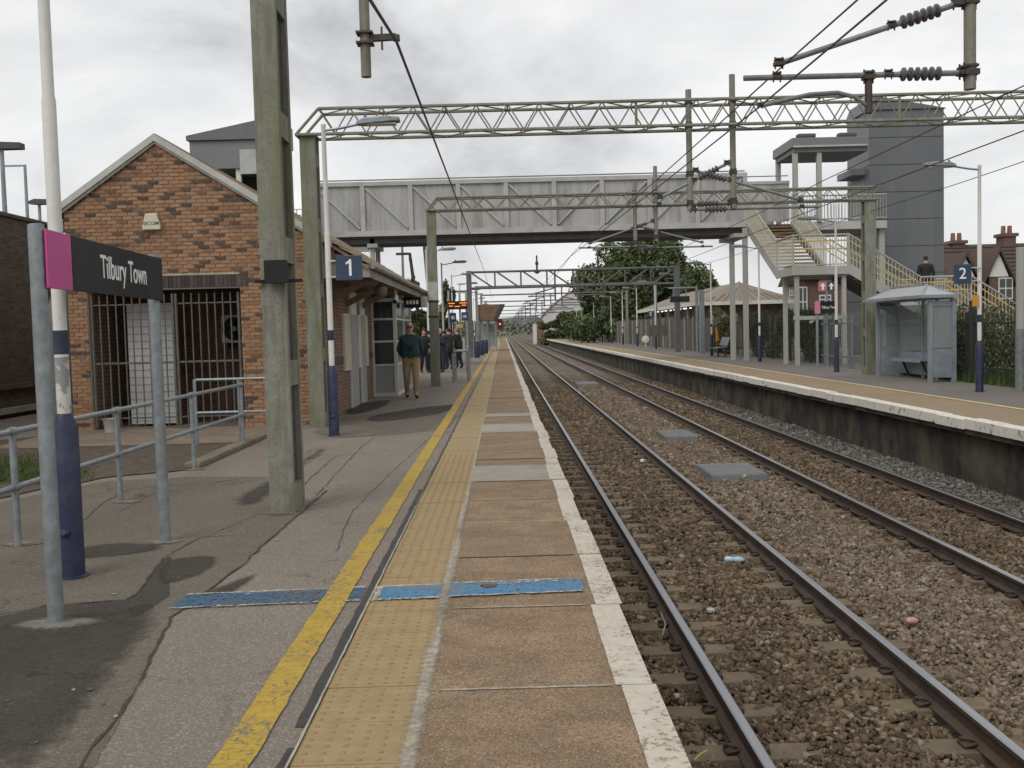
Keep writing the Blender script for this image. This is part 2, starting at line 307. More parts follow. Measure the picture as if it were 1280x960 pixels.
# ------------------------------------------------------------------ mesh helpers
def root_of(o):
    while o.parent: o = o.parent
    return o
def link(o, parent=None):
    COL.objects.link(o)
    if parent is not None: o.parent = parent
    return o
def props(o, label=None, cat=None, group=None, kind=None):
    for k, v in (('label', label), ('category', cat), ('group', group), ('kind', kind)):
        if v: o[k] = v
    return o
def thing(name, label, cat, loc=(0, 0, 0), group=None):
    o = bpy.data.objects.new(name, None); o.empty_display_size = .1; link(o); o.location = loc
    return props(o, label, cat, group)
class MB:
    def __init__(s): s.v = []; s.f = []; s.m = []; s.mi = 0
    def add(s, vs, fs):
        n = len(s.v); s.v += [tuple(v) for v in vs]; s.f += [tuple(n+i for i in f) for f in fs]; s.m += [s.mi]*len(fs); return s
    def box(s, x0, x1, y0, y1, z0, z1):
        v = [(x, y, z) for z in (z0, z1) for y in (y0, y1) for x in (x0, x1)]
        return s.add(v, [(0, 2, 3, 1), (4, 5, 7, 6), (0, 1, 5, 4), (2, 6, 7, 3), (0, 4, 6, 2), (1, 3, 7, 5)])
    def cbox(s, c, d, rot=None):
        m = rot if rot is not None else Matrix.Identity(3)
        v = [Vector(c)+m @ Vector((x*d[0]/2, y*d[1]/2, z*d[2]/2)) for z in (-1, 1) for y in (-1, 1) for x in (-1, 1)]
        return s.add(v, [(0, 2, 3, 1), (4, 5, 7, 6), (0, 1, 5, 4), (2, 6, 7, 3), (0, 4, 6, 2), (1, 3, 7, 5)])
    def frame(s, p, q):
        d = (Vector(q)-Vector(p)).normalized(); up = Vector((0, 0, 1)) if abs(d.z) < .95 else Vector((0, 1, 0))
        a = d.cross(up).normalized(); return d, a, a.cross(d).normalized()
    def beam(s, p, q, w, h):
        p, q = Vector(p), Vector(q); d, a, b = s.frame(p, q)
        v = [o+a*(x*w/2)+b*(y*h/2) for o in (p, q) for (x, y) in ((-1, -1), (1, -1), (1, 1), (-1, 1))]
        return s.add(v, [(3, 2, 1, 0), (4, 5, 6, 7), (0, 1, 5, 4), (1, 2, 6, 5), (2, 3, 7, 6), (3, 0, 4, 7)])
    def tube(s, pts, r, n=8, cap=True):
        pts = [Vector(p) for p in pts]; rs = r if isinstance(r, (list, tuple)) else [r]*len(pts)
        vs = []; fs = []
        for i, p in enumerate(pts):
            t = (pts[min(i+1, len(pts)-1)]-pts[max(i-1, 0)]).normalized()
            up = Vector((0, 0, 1)) if abs(t.z) < .95 else Vector((0, 1, 0))
            a = t.cross(up).normalized(); b = a.cross(t)
            vs += [p+(a*math.cos(2*math.pi*k/n)+b*math.sin(2*math.pi*k/n))*rs[i] for k in range(n)]
        for i in range(len(pts)-1):
            fs += [(i*n+k, i*n+(k+1) % n, (i+1)*n+(k+1) % n, (i+1)*n+k) for k in range(n)]
        if cap: fs += [tuple(range(n))[::-1], tuple((len(pts)-1)*n+k for k in range(n))]
        return s.add(vs, fs)
    def lathe(s, prof, c=(0, 0, 0), n=14, axis=(0, 0, 1)):
        q = Vector((0, 0, 1)).rotation_difference(Vector(axis)); c = Vector(c); vs = []; fs = []
        for r, h in prof: vs += [c+q @ Vector((r*math.cos(2*math.pi*k/n), r*math.sin(2*math.pi*k/n), h)) for k in range(n)]
        for i in range(len(prof)-1): fs += [(i*n+k, i*n+(k+1) % n, (i+1)*n+(k+1) % n, (i+1)*n+k) for k in range(n)]
        fs += [tuple(range(n))[::-1], tuple((len(prof)-1)*n+k for k in range(n))]
        return s.add(vs, fs)
    def prism(s, poly, d):
        """closed 3-D outline pushed along d"""
        n = len(poly); a = [Vector(p) for p in poly]; b = [p+Vector(d) for p in a]
        return s.add(a+b, [tuple(range(n))[::-1], tuple(range(n, 2*n))]+[(i, (i+1) % n, n+(i+1) % n, n+i) for i in range(n)])
    def mesh(s, name, off=(0, 0, 0), mats=(), smooth=False):
        me = bpy.data.meshes.new(name); v = np.array(s.v, float)-np.array(off)
        me.from_pydata(v.tolist(), [], s.f)
        for m in mats: me.materials.append(m)
        if len(mats) > 1: me.polygons.foreach_set('material_index', s.m)
        if smooth: me.polygons.foreach_set('use_smooth', [True]*len(me.polygons))
        bm = bmesh.new(); bm.from_mesh(me); bmesh.ops.recalc_face_normals(bm, faces=bm.faces); bm.to_mesh(me); bm.free()
        return me
    def build(s, name, mats, parent=None, smooth=False, bevel=0., label=None, kind=None):
        mats = mats if isinstance(mats, (list, tuple)) else (mats,)
        off = root_of(parent).location if parent is not None else (0, 0, 0)
        o = bpy.data.objects.new(name, s.mesh(name, off, mats, smooth)); link(o, parent)
        if bevel:
            b = o.modifiers.new('bevel', 'BEVEL'); b.width = bevel; b.segments = 2; b.limit_method = 'ANGLE'
        if smooth:
            e_ = o.modifiers.new('edges', 'EDGE_SPLIT'); e_.split_angle = math.radians(40)
        return props(o, label, kind=kind)
def box(name, mat, parent, *a, **k): return MB().box(*a).build(name, mat, parent, **k)
def beam(name, mat, parent, p, q, w, h, **k): return MB().beam(p, q, w, h).build(name, mat, parent, **k)
def tube(name, mat, parent, pts, r, n=10, **k): return MB().tube(pts, r, n).build(name, mat, parent, smooth=True, **k)
_rod = {}
def rod(name, mat, parent, p, q, r, sides=6):
    """a straight bar that shares one unit mesh with all bars of its material"""
    key = (mat.name, sides)
    if key not in _rod:
        mb = MB().tube([(0, 0, 0), (0, 0, 1)], 1., sides); _rod[key] = mb.mesh('bar', mats=(mat,))
    p, q = Vector(p), Vector(q); d = q-p
    o = bpy.data.objects.new(name, _rod[key]); link(o, parent)
    o.location = p-(root_of(parent).location if parent is not None else Vector((0, 0, 0)))
    o.rotation_mode = 'QUATERNION'; o.rotation_quaternion = Vector((0, 0, 1)).rotation_difference(d.normalized()); o.scale = (r, r, d.length)
    return o
def inst(name, me, parent, loc, rot=(0, 0, 0), scale=(1, 1, 1)):
    o = bpy.data.objects.new(name, me); link(o, parent); o.location = Vector(loc)-(root_of(parent).location if parent is not None else Vector((0, 0, 0)))
    o.rotation_euler = rot; o.scale = scale; return o
def copy_tree(o, loc=None, rotz=None, label=None, group=None, parent=None, scale=None):
    c = o.copy(); COL.objects.link(c); c.parent = parent
    if loc is not None: c.location = loc
    if rotz is not None: c.rotation_euler = (0, 0, rotz)
    if scale is not None: c.scale = scale
    if label: c['label'] = label
    if group: c['group'] = group
    for ch in o.children: copy_tree(ch, parent=c)
    return c
def text(s_, name, mat, parent, loc, size, rot, thick=.002, sx=1., align='CENTER', label=None):
    cu = bpy.data.curves.new('t', 'FONT'); cu.body = s_; cu.size = size; cu.extrude = thick; cu.align_x = align; cu.align_y = 'CENTER'; cu.offset = size*.006
    t = bpy.data.objects.new('t', cu); COL.objects.link(t); bpy.context.view_layer.update()
    me = bpy.data.meshes.new_from_object(t.evaluated_get(bpy.context.evaluated_depsgraph_get())); me.name = name
    bpy.data.objects.remove(t); bpy.data.curves.remove(cu)
    me.materials.clear(); me.materials.append(mat)
    o = inst(name, me, parent, loc, rot, (sx, 1, 1)); return props(o, label)
def sheet(name, mat, parent, pts, z, jit=.02, sub=6, kind=None, seed=1):
    """thin flat patch on the ground with an uneven outline"""
    r = random.Random(seed); poly = []
    n = len(pts)
    for i in range(n):
        a, b = Vector(pts[i]), Vector(pts[(i+1) % n])
        for k in range(sub):
            p = a.lerp(b, k/sub); poly.append((p.x+r.uniform(-jit, jit), p.y+r.uniform(-jit, jit), z))
    me = bpy.data.meshes.new(name); bm = bmesh.new(); vs = [bm.verts.new(p) for p in poly]; f = bm.faces.new(vs)
    bmesh.ops.triangulate(bm, faces=[f]); bmesh.ops.recalc_face_normals(bm, faces=bm.faces)
    for f in bm.faces:
        if f.normal.z < 0: f.normal_flip()
    bm.to_mesh(me); bm.free(); me.materials.append(mat)
    o = bpy.data.objects.new(name, me); link(o, parent); return props(o, kind=kind)
def soft(m, scale=9.):
    """edge of a thin spill or skim fades out raggedly (vertex value: 0 at the rim, 1 inside)"""
    m = m.copy(); nt = m.node_tree; b = nt.nodes['Principled BSDF']; tr = nt.nodes.new('ShaderNodeBsdfTransparent'); ms = nt.nodes.new('ShaderNodeMixShader')
    at = nt.nodes.new('ShaderNodeAttribute'); at.attribute_name = 'rim'
    f = math_(nt, 'ADD', at.outputs['Fac'], math_(nt, 'MULTIPLY', math_(nt, 'SUBTRACT', noise(nt, wpos(nt), scale, 8, .7), .5), 1.5))
    nt.links.new(math_(nt, 'MULTIPLY', ramp(nt, f, [(.25, 0.), (1.05, .9)]), ramp(nt, at.outputs['Fac'], [(.03, 0.), (.25, 1.)])), ms.inputs[0]); nt.links.new(tr.outputs[0], ms.inputs[1]); nt.links.new(b.outputs[0], ms.inputs[2])
    nt.links.new(ms.outputs[0], nt.nodes['Material Output'].inputs['Surface']); return m
def soft_sheet(name, mat, parent, pts, z, rim=.12, seed=1, jit=.03, rounds=2):
    r = random.Random(seed); p = [Vector((q[0]+r.uniform(-jit, jit), q[1]+r.uniform(-jit, jit), 0)) for q in pts]
    for _ in range(rounds): p = [x for i in range(len(p)) for x in (p[i].lerp(p[(i+1) % len(p)], .25), p[i].lerp(p[(i+1) % len(p)], .75))]
    A = np.array([(q.x, q.y) for q in p]); Bq = np.roll(A, -1, 0); lo, hi = A.min(0), A.max(0); st = max(rim*.33, max(hi-lo)/60)
    nx_, ny_ = int((hi[0]-lo[0])/st)+2, int((hi[1]-lo[1])/st)+2
    gx, gy = np.meshgrid(np.linspace(lo[0], hi[0], nx_), np.linspace(lo[1], hi[1], ny_)); Q = np.stack([gx.ravel(), gy.ravel()], 1)
    d = Bq-A; t_ = np.clip(((Q[:, None]-A[None])*d[None]).sum(-1)/((d*d).sum(-1)+1e-12)[None], 0, 1)
    dist = np.sqrt((((A[None]+t_[..., None]*d[None])-Q[:, None])**2).sum(-1)).min(1)
    c1 = (A[None, :, 1] > Q[:, None, 1]) != (Bq[None, :, 1] > Q[:, None, 1])
    xi = A[None, :, 0]+(Q[:, None, 1]-A[None, :, 1])*d[None, :, 0]/np.where(abs(d[None, :, 1]) < 1e-9, 1e-9, d[None, :, 1])
    ins = (c1 & (Q[:, None, 0] < xi)).sum(1) % 2 == 1
    rv = np.where(ins, np.clip(dist/rim, 0, 1), 0.)
    idx = np.arange(nx_*ny_).reshape(ny_, nx_); fc = np.stack([idx[:-1, :-1], idx[:-1, 1:], idx[1:, 1:], idx[1:, :-1]], -1).reshape(-1, 4); fc = fc[ins[fc].any(1)]
    used, inv = np.unique(fc, return_inverse=True)
    o = raw_mesh(name, np.column_stack([Q[used], np.full(len(used), z)]), inv.reshape(-1, 4), mat, parent)
    at = o.data.attributes.new('rim', 'FLOAT', 'POINT'); at.data.foreach_set('value', rv[used].astype(np.float32)); return o
def gp(*px): return [P(x, y, z=0) for x, y in px]
def blob(cx, cy, rx, ry, n=11, seed=0):
    r = random.Random(seed); return [(cx+rx*math.cos(6.283*k/n)*r.uniform(.7, 1.15), cy+ry*math.sin(6.283*k/n)*r.uniform(.7, 1.15), 0) for k in range(n)]
def raw_mesh(name, verts, faces, mat, parent=None, smooth=False):
    """big numpy mesh: verts (n,3), faces (m,k)"""
    me = bpy.data.meshes.new(name); nv, nf, k = len(verts), len(faces), faces.shape[1]
    me.vertices.add(nv); me.vertices.foreach_set('co', np.ascontiguousarray(verts, np.float32).ravel())
    me.loops.add(nf*k); me.loops.foreach_set('vertex_index', np.ascontiguousarray(faces, np.int32).ravel())
    me.polygons.add(nf); me.polygons.foreach_set('loop_start', np.arange(0, nf*k, k, dtype=np.int32)); me.polygons.foreach_set('loop_total', np.full(nf, k, np.int32))
    me.update(calc_edges=True); me.materials.append(mat)
    o = bpy.data.objects.new(name, me); link(o, parent); return o
# ================================================================== SETTING
RT = -.95                                    # rail top; platform tops are z = 0
XR = (1.475, 2.98, 4.97, 6.475)              # the four rails
FAR = 230.
g = MB().add([(-900, -40, -1.4), (900, -40, -1.4), (900, 2500, -1.4), (-900, 2500, -1.4)], [(0, 1, 2, 3)]).build('ground', EARTH, kind='structure')
hv = [(x, 1500, -1.4) for x in range(-900, 901, 60)]; hn = len(hv)
hz = [(x, 1560+40*math.sin(x*.01), 14+9*math.sin(x*.0045+1)+4*math.sin(x*.017)) for x, _, _ in hv]
MB().add(hv+hz+[(x, 1750, -1.4) for x, _, _ in hv], [(i, i+1, hn+i+1, hn+i) for i in range(hn-1)]+[(hn+i, hn+i+1, 2*hn+i+1, 2*hn+i) for i in range(hn-1)]).build('hill', HILLM, smooth=True, kind='structure')
# track bed with a shallow crown
def bed_z(x):
    z = -1.13
    for c in (2.23, 5.72): z += .035*math.exp(-((x-c)/.38)**2)
    for r in XR: z -= .055*math.exp(-((x-r)/.17)**2)
    z += .05*math.exp(-((x-3.97)/.45)**2)
    if x > 6.9: z += .04*(x-6.9)
    return z
xs = np.arange(.35, 7.71, .08); ys = [-3, 20, 60, 400]
bv = [(x, y, bed_z(x)-.015) for y in ys for x in xs]; nx = len(xs)
MB().add(bv, [(j*nx+i, j*nx+i+1, (j+1)*nx+i+1, (j+1)*nx+i) for j in range(3) for i in range(nx-1)]).build('track_bed', BED, kind='structure')
# ---- ballast stones
ICO_V = np.array([(0, 0, 1), (.89, 0, .45), (.28, .85, .45), (-.72, .53, .45), (-.72, -.53, .45), (.28, -.85, .45), (.72, .53, -.45), (-.28, .85, -.45), (-.89, 0, -.45), (-.28, -.85, -.45), (.72, -.53, -.45), (0, 0, -1)])
ICO_F = np.array([(0, 1, 2), (0, 2, 3), (0, 3, 4), (0, 4, 5), (0, 5, 1), (1, 6, 2), (2, 7, 3), (3, 8, 4), (4, 9, 5), (5, 10, 1), (6, 7, 2), (7, 8, 3), (8, 9, 4), (9, 10, 5), (10, 6, 1), (11, 7, 6), (11, 8, 7), (11, 9, 8), (11, 10, 9), (11, 6, 10)])
CUBE_V = np.array([(x, y, z) for z in (-.75, .75) for y in (-.8, .8) for x in (-.9, .9)])
CUBE_F = np.array([(0, 2, 1), (1, 2, 3), (4, 5, 6), (5, 7, 6), (0, 1, 4), (1, 5, 4), (2, 6, 3), (3, 6, 7), (0, 4, 2), (2, 4, 6), (1, 3, 5), (3, 7, 5)])
def stones(name, mat, xr, yr, dens, size, label):
    n = int((xr[1]-xr[0])*(yr[1]-yr[0])*dens)
    x = RNG.uniform(*xr, n); y = RNG.uniform(*yr, n)
    near = np.min(np.abs(x[:, None]-np.array(XR)[None]), 1); keep = near > .085
    dy = np.abs(((y-1.5)/.66)-np.round((y-1.5)/.66))*.66
    keep &= ~((dy < .135) & (near < .34+RNG.uniform(0, .22, n)) & (x > XR[0]-.5) & (RNG.random(n) < (.93 if xr[0] < 3 else .6)))
    x, y = x[keep], y[keep]; n = len(x)
    s = RNG.lognormal(math.log(size), .28, n)
    zb = np.array([bed_z(a) for a in np.round(x, 2)])
    sc = s[:, None]*RNG.uniform(.55, 1.15, (n, 3)); sc[:, 2] *= .75
    v = CUBE_V[None]*sc[:, None, :]*RNG.uniform(.45, 1.25, (n, 8, 3))
    q = RNG.normal(size=(n, 4)); q /= np.linalg.norm(q, axis=1)[:, None]; qw, qx, qy, qz = q.T
    Rm = np.stack([1-2*(qy*qy+qz*qz), 2*(qx*qy-qz*qw), 2*(qx*qz+qy*qw), 2*(qx*qy+qz*qw), 1-2*(qx*qx+qz*qz), 2*(qy*qz-qx*qw), 2*(qx*qz-qy*qw), 2*(qy*qz+qx*qw), 1-2*(qx*qx+qy*qy)], -1).reshape(n, 3, 3)
    v = np.einsum('nij,nkj->nki', Rm, v); v[..., 2] *= .8
    v += np.stack([x, y, zb+RNG.uniform(-.006, .018, n)], -1)[:, None, :]
    f = (CUBE_F[None]+(np.arange(n)*8)[:, None, None]).reshape(-1, 3)
    o = raw_mesh(name, v.reshape(-1, 3), f, mat); return props(o, label, 'ballast', kind='stuff')
stones('near_track_ballast', STONE, (.5, 3.33), (3.6, 11), 1150, .027, 'dark brown stone ballast bedding the track beside platform one')
stones('near_track_ballast', STONE, (.5, 3.33), (11, 26), 420, .036, 'brown stone ballast of the near track further along')
stones('six_foot_ballast', STONE6, (3.3, 4.66), (4.4, 13), 1150, .027, 'pinkish pale ballast heaped between the two tracks')
stones('six_foot_ballast', STONE6, (3.3, 4.66), (13, 28), 420, .036, 'pinkish pale ballast between the tracks further along')
stones('far_track_ballast', STONE, (4.62, 6.85), (6.5, 16), 800, .03, 'brown ballast bedding the track beside platform two')
stones('far_track_ballast', STONE, (4.62, 6.85), (16, 30), 350, .038, 'brown ballast of the far track further along')
stones('cess_ballast', STONEG, (6.75, 7.62), (9, 20), 800, .03, 'grey ballast along the foot of platform two wall')
stones('cess_ballast', STONEG, (6.75, 7.62), (20, 36), 350, .038, 'grey ballast along the platform two wall further along')
stones('distant_ballast', STONE, (.5, 3.33), (26, 46), 190, .05, 'brown ballast of the near track in the distance')
stones('distant_ballast', STONE6, (3.3, 4.66), (28, 46), 190, .05, 'pale ballast between the tracks in the distance')
stones('distant_ballast', STONE, (4.62, 7.6), (30, 48), 190, .05, 'brown ballast of the far track in the distance')
# ---- tracks
RP = [(-.07, -.16), (.07, -.16), (.07, -.148), (.012, -.128), (.012, -.042), (.036, -.034), (.036, -.006), (.026, 0), (-.026, 0), (-.036, -.006), (-.036, -.034), (-.012, -.042), (-.012, -.128), (-.07, -.148)]
sl_mb = MB(); 
sl_mb.add([(x*1.25, y, z) for z, t in ((-.2, .14), (0, .115)) for x in (-1, 1) for y in (-t, t)], [(0, 1, 3, 2), (4, 6, 7, 5), (0, 4, 5, 1), (2, 3, 7, 6), (0, 2, 6, 4), (1, 5, 7, 3)])
SL_ME = sl_mb.mesh('sleeper', mats=(SLEEPER,))
clip = MB().tube([(.055, -.05, -.005), (.12, -.05, .02), (.135, -.01, .035), (.10, .02, .045), (.055, .02, .03), (.06, .05, .02), (.13, .05, .005)], .011, 6)
clip.cbox((.10, 0, .0), (.08, .1, .03)); CLIP_ME = clip.mesh('rail_clip', mats=(RAILSIDE,), smooth=True)
for (a, b, lab) in ((XR[0], XR[1], 'rusty steel track with shiny railheads beside platform one'), (XR[2], XR[3], 'rusty steel track beside the stained wall of platform two')):
    T = thing('railway_track', lab, 'track', ((a+b)/2, 0, RT-.17))
    for x in (a, b):
        mb = MB(); n = len(RP)
        mb.v = [(x+px, y, RT+pz) for y in (-3, 400) for px, pz in RP]
        for i in range(n):
            mb.f.append((i, (i+1) % n, n+(i+1) % n, n+i)); mb.m.append(1 if i in (6, 7, 8) else 0)
        mb.build('rail', (RAILSIDE, RAILTOP), T)
    for k in range(88):
        y = 1.5+k*.66+random.uniform(-.02, .02)
        s = inst('sleeper', SL_ME, T, ((a+b)/2, y, RT-.163), (0, 0, random.uniform(-.008, .008)))
        if y < 15:
            for x, sg in ((a, 1), (a, -1), (b, 1), (b, -1)):
                c = bpy.data.objects.new('rail_clip', CLIP_ME); link(c, s); c.location = (x-(a+b)/2, 0, .012); c.rotation_euler = (0, 0, 0 if sg > 0 else math.pi)
# ---- platform one
X_E = .63; TX0, TX1 = -.845, -.40
plat = box('platform', STRUCTWALL, None, -14, .42, -4, FAR, -1.35, -.09, kind='structure')
T1 = MB(); T1.add([(-14, -4, 0), (TX0, -4, 0), (TX0, FAR, 0), (-14, FAR, 0), (-14, -4, -.09), (TX0, -4, -.09), (TX0, FAR, -.09), (-14, FAR, -.09)], [(0, 1, 2, 3), (1, 5, 6, 2), (0, 4, 5, 1)])
T1.build('tarmac', ASPH, plat)
# tactile pavers with blisters
def paver_mesh(blister):
    mb = MB(); w_ = TX1-TX0-.008; hy = .398
    mb.box(-w_/2, w_/2, -hy/2, hy/2, -.05, 0); mb.mi = 1
    if blister:
        for i in range(6):
            for j in range(6):
                mb.lathe([(.0135, -.001), (.011, .003), (.006, .0052)], (-w_/2+.036+i*(w_-.072)/5, -hy/2+.034+j*.066, 0), 7)
    return mb.mesh('tactile_paver', mats=(TACT, TACT_W))
PV1, PV0 = paver_mesh(True), paver_mesh(False)
y = 2.6
for k in range(110):
    inst('tactile_paver', PV1 if y < 13 else PV0, plat, ((TX0+TX1)/2+random.uniform(-.002, .002), y, -.004+random.uniform(-.0025, .0025)), (random.uniform(-.003, .003), random.uniform(-.003, .003), random.uniform(-.004, .004)))
    y += .402
MB().box(TX0+.003, TX1-.003, y-.2, FAR, -.09, -.004).build('tactile_strip', TACT, plat)
MB().box(TX0, TX1+.01, -4, y-.2, -.09, -.049).build('bedding', JOINT, plat)
MB().box(TX1-.004, TX1+.014, -4, 40, -.05, -.003).build('joint', JOINT, plat)
# coping slabs, uneven in colour and in how far they reach over the track
joints = [1.9, 3.05, 4.32, 5.62, 6.90, 8.15, 9.27, 10.42, 11.62, 12.2, 13.2, 14.4, 15.5, 16.9, 18.3, 19.1]
while joints[-1] < 150: joints.append(joints[-1]+random.choice((1.22, 1.22, 1.22, .9)))
for i in range(len(joints)-1):
    a, b = joints[i]+.005, joints[i+1]-.005; r = random.Random(i*5+1)
    dx = {3: .018, 4: .02, 5: -.012, 6: .005}.get(i, r.uniform(-.018, .018)); dz = r.uniform(-.004, .004)
    s = MB().box(TX1+.014, X_E+dx-.002, a, b, -.09, dz); grey = i in (7, 12, 14)
    so = s.build('coping_slab', GREYSLAB if grey else SLAB, plat, bevel=.006)
    # white painted nosing along the slab's edge
    nsub = 14; w0 = .155+r.uniform(-.012, .012)
    vs = []
    for k in range(nsub+1):
        yy = a+(b-a)*k/nsub; vs += [(X_E+dx-w0+r.uniform(-.0022, .0022), yy, dz+.004), (X_E+dx, yy, dz+.004), (X_E+dx, yy, -.075)]
    fs = []
    for k in range(nsub): fs += [(3*k, 3*k+1, 3*k+4, 3*k+3), (3*k+1, 3*k+2, 3*k+5, 3*k+4)]
    MB().add(vs, fs).build('white_edge', WHITEP, so)
MB().box(TX1+.014, X_E-.01, joints[-1], FAR, -.09, 0).build('far_coping', SLAB, plat)
MB().box(X_E-.16, X_E, joints[-1], FAR, -.08, .004).build('far_white_edge', WHITEP, plat)
SJOINT = soft(JOINT, 30)
for q, j in enumerate(joints[1:26]):
    if q % 5 != 3: soft_sheet('joint', SJOINT, plat, [(TX1+.02, j-.017, 0), (.1, j-.015, 0), (X_E-.17, j-.017, 0), (X_E-.17, j+.017, 0), (.1, j+.015, 0), (TX1+.02, j+.017, 0)], .0062, .008, q, .003, 1)
    else: MB().box(TX1+.016, X_E-.17, j-.0045, j+.0045, -.05, .0045).build('joint', TAR, plat)
for q, (ya, yb, wd) in enumerate(((5.2, 7.6, .05), (3.0, 5.3, .045), (7.6, 9.8, .035))): soft_sheet('mortar_smear', SJOINT, plat, [(TX1-wd, ya, 0), (TX1+wd*1.2, ya, 0), (TX1+wd, (ya+yb)/2, 0), (TX1+wd*1.3, yb, 0), (TX1-wd*.8, yb, 0), (TX1-wd*1.2, (ya+yb)/2, 0)], .0075+.0004*q, wd*.8, q, .008)
# tar seal, yellow line, blue band
def strip(name, mat, x0, x1, y0, y1, z, step, jit, parent, wob=0., seed=1):
    r = random.Random(seed); vs = []; n = int((y1-y0)/step); o_ = 0
    for k in range(n+1):
        yy = y0+(y1-y0)*k/n; o_ = o_*.8+r.uniform(-wob, wob)
        vs += [(x0+o_+r.uniform(-jit, jit), yy, z), (x1+o_+r.uniform(-jit, jit), yy, z)]
    return MB().add(vs, [(2*k, 2*k+1, 2*k+3, 2*k+2) for k in range(n)]).build(name, mat, parent)
strip('tar_seal', TAR, TX0-.052, TX0-.006, 3.95, 10, .004, .12, .006, plat, .003)
strip('tar_seal', TAR, TX0-.02, TX0-.003, 10, 40, .004, .3, .005, plat, .002)
strip('tar_seal', TAR, TX0-.045, TX0-.01, 2.5, 3.75, .004, .1, .008, plat, .004, 4)
strip('white_joint', JOINT, TX0-.008, TX0+.003, 2.5, 9, .0055, .1, .002, plat)
strip('yellow_line', YELLOW, -1.14, -.985, 2.5, 36, .008, .1, .005, plat, .0016)
strip('yellow_line', YELLOW, -1.14, -.985, 36.0, FAR, .008, 2, .004, plat, .003)
def blue_band(name, mat, pts, z, parent, seed): return sheet(name, mat, parent, pts, z, .006, 14, seed=seed)
BY = lambda x: 5.98+.055*(x+1)
def seg(x0, x1, a=-.145, b=.145): return [(x0, BY(x0)+a, 0), (x1, BY(x1)+a, 0), (x1, BY(x1)+b, 0), (x0, BY(x0)+b, 0)]
blue_band('blue_band', BLUEP_A, seg(-2.02, -1.145), .0085, plat, 1)
blue_band('blue_band', BLUEP_A, seg(-.975, -.905), .0085, plat, 2)
blue_band('blue_band', BLUEP, seg(-.80, TX1-.01), .0065, plat, 3)
blue_band('blue_band', BLUEP, seg(TX1+.03, .455), .0085, plat, 4)
for x0, x1, z in ((-2.02, -1.145, .0125), (-.99, -.905, .0125), (-.835, TX1-.01, .0105), (TX1+.03, .47, .0125)):
    for a in (-.16, .15): sheet('band_border', BANDW, plat, seg(x0, x1, a-.008, a+.014), z, .006, 12, seed=int(x0*50)+int(a*9)+90)
sheet('band_end', BANDW, plat, seg(-.835, -.79), .0145, .008, 8, seed=9)
# faint broken remains of upside-down stencilled letters on the band (unreadable in the photograph)
for k, (px, py, w_) in enumerate(((630, 731.5, .10), (647, 730, .075), (660, 729.5, .035), (671, 728.5, .06), (694, 728, .065))):
    c = P(px, py, z=0); sheet('letter_trace', BANDW, plat, blob(c.x, c.y, w_*.42, .022, 9, k), .0125, .008, 2, seed=k)
sheet('rust_stain', M('rust_stain', (.16, .07, .04), .9), plat, blob(P(611, 734, z=0).x, P(611, 734, z=0).y, .065, .05, 9, 7), .0125, .008, 2)
# tarmac repairs; outlines found on the ground
Z0 = .0035
sheet('old_tarmac', ASPH_OLD, plat, gp((-60, 960), (118, 960), (160, 880), (214, 772), (300, 710), (377, 641), (338, 596), (240, 596), (130, 602), (-60, 640)), .0022, .008, 12, seed=2)
SDARK, SWET, SPATCH, SPALE = soft(ASPH_DARK, 7), soft(ASPH_WET, 6), soft(M('mortar_skim', (.20, .182, .15), .95, var=.3, scale=9, dirt=(.12, .1, .09), bumps=.4), 22), soft(ASPH, 8)
sheet('dark_tarmac', ASPH_DARK, plat, gp((-60, 775), (0, 771), (59, 758), (156, 751), (172, 742), (206, 698), (214, 696), (212, 745), (190, 760), (120, 800), (-60, 800)), .0045, .006, 10, seed=3)
soft_sheet('damp_tarmac', SDARK, plat, gp((-70, 790), (60, 770), (150, 762), (190, 742), (214, 760), (205, 785), (170, 820), (150, 860), (100, 915), (60, 975), (-70, 975)), .0062, .2, 3)
soft_sheet('damp_patch', SDARK, plat, gp((196, 702), (240, 694), (280, 694), (276, 705), (258, 718), (215, 733), (190, 730)), .0068, .09, 4, .015)
soft_sheet('damp_patch', SWET, plat, gp((270, 632), (330, 600), (372, 575), (410, 553), (410, 566), (385, 580), (360, 605), (325, 636)), .0045, .16, 5)
soft_sheet('damp_patch', SWET, plat, gp((245, 742), (285, 728), (330, 712), (322, 724), (290, 748), (250, 754)), .0068, .07, 6, .01)
soft_sheet('damp_patch', SWET, plat, gp((60, 690), (150, 676), (220, 680), (200, 692), (120, 700), (50, 704)), .0055, .12, 16, .02)
soft_sheet('damp_patch', SWET, plat, gp((470, 530), (560, 518), (585, 505), (560, 505), (500, 512), (440, 524)), .0045, .25, 17, .03)
soft_sheet('damp_patch', SWET, plat, gp((420, 510), (470, 500), (500, 500), (480, 512), (430, 522)), .0065, .25, 18, .03)
0 and soft_sheet('pale_skim', SPALE, plat, gp((205, 735), (262, 722), (300, 716), (262, 738), (215, 748)), .0085, .09, 7, .01)
sheet('long_tarmac_repair', ASPH_OLD, plat, gp((420, 548), (500, 543), (560, 536), (574, 520), (520, 512), (430, 522), (390, 540)), .003, .01, 10, seed=7)
for k, (px, py, rx, ry) in enumerate(((66, 782, .30, .19), (206, 679, .22, .15), (32, 680, .22, .14), (156, 628, .22, .17), (244, 587, .2, .14), (352, 640, .34, .3))):
    c = P(px, py, z=0); soft_sheet('mortar_patch', SPATCH, plat, blob(c.x, c.y, rx, ry, 9, k+20), .0098, min(rx, ry)*.55, k, .01)
sheet('bare_soil', SOIL, plat, gp((-90, 640), (130, 598), (236, 588), (300, 552), (250, 540), (60, 545), (-90, 560)), .012, .05, 8, seed=9)
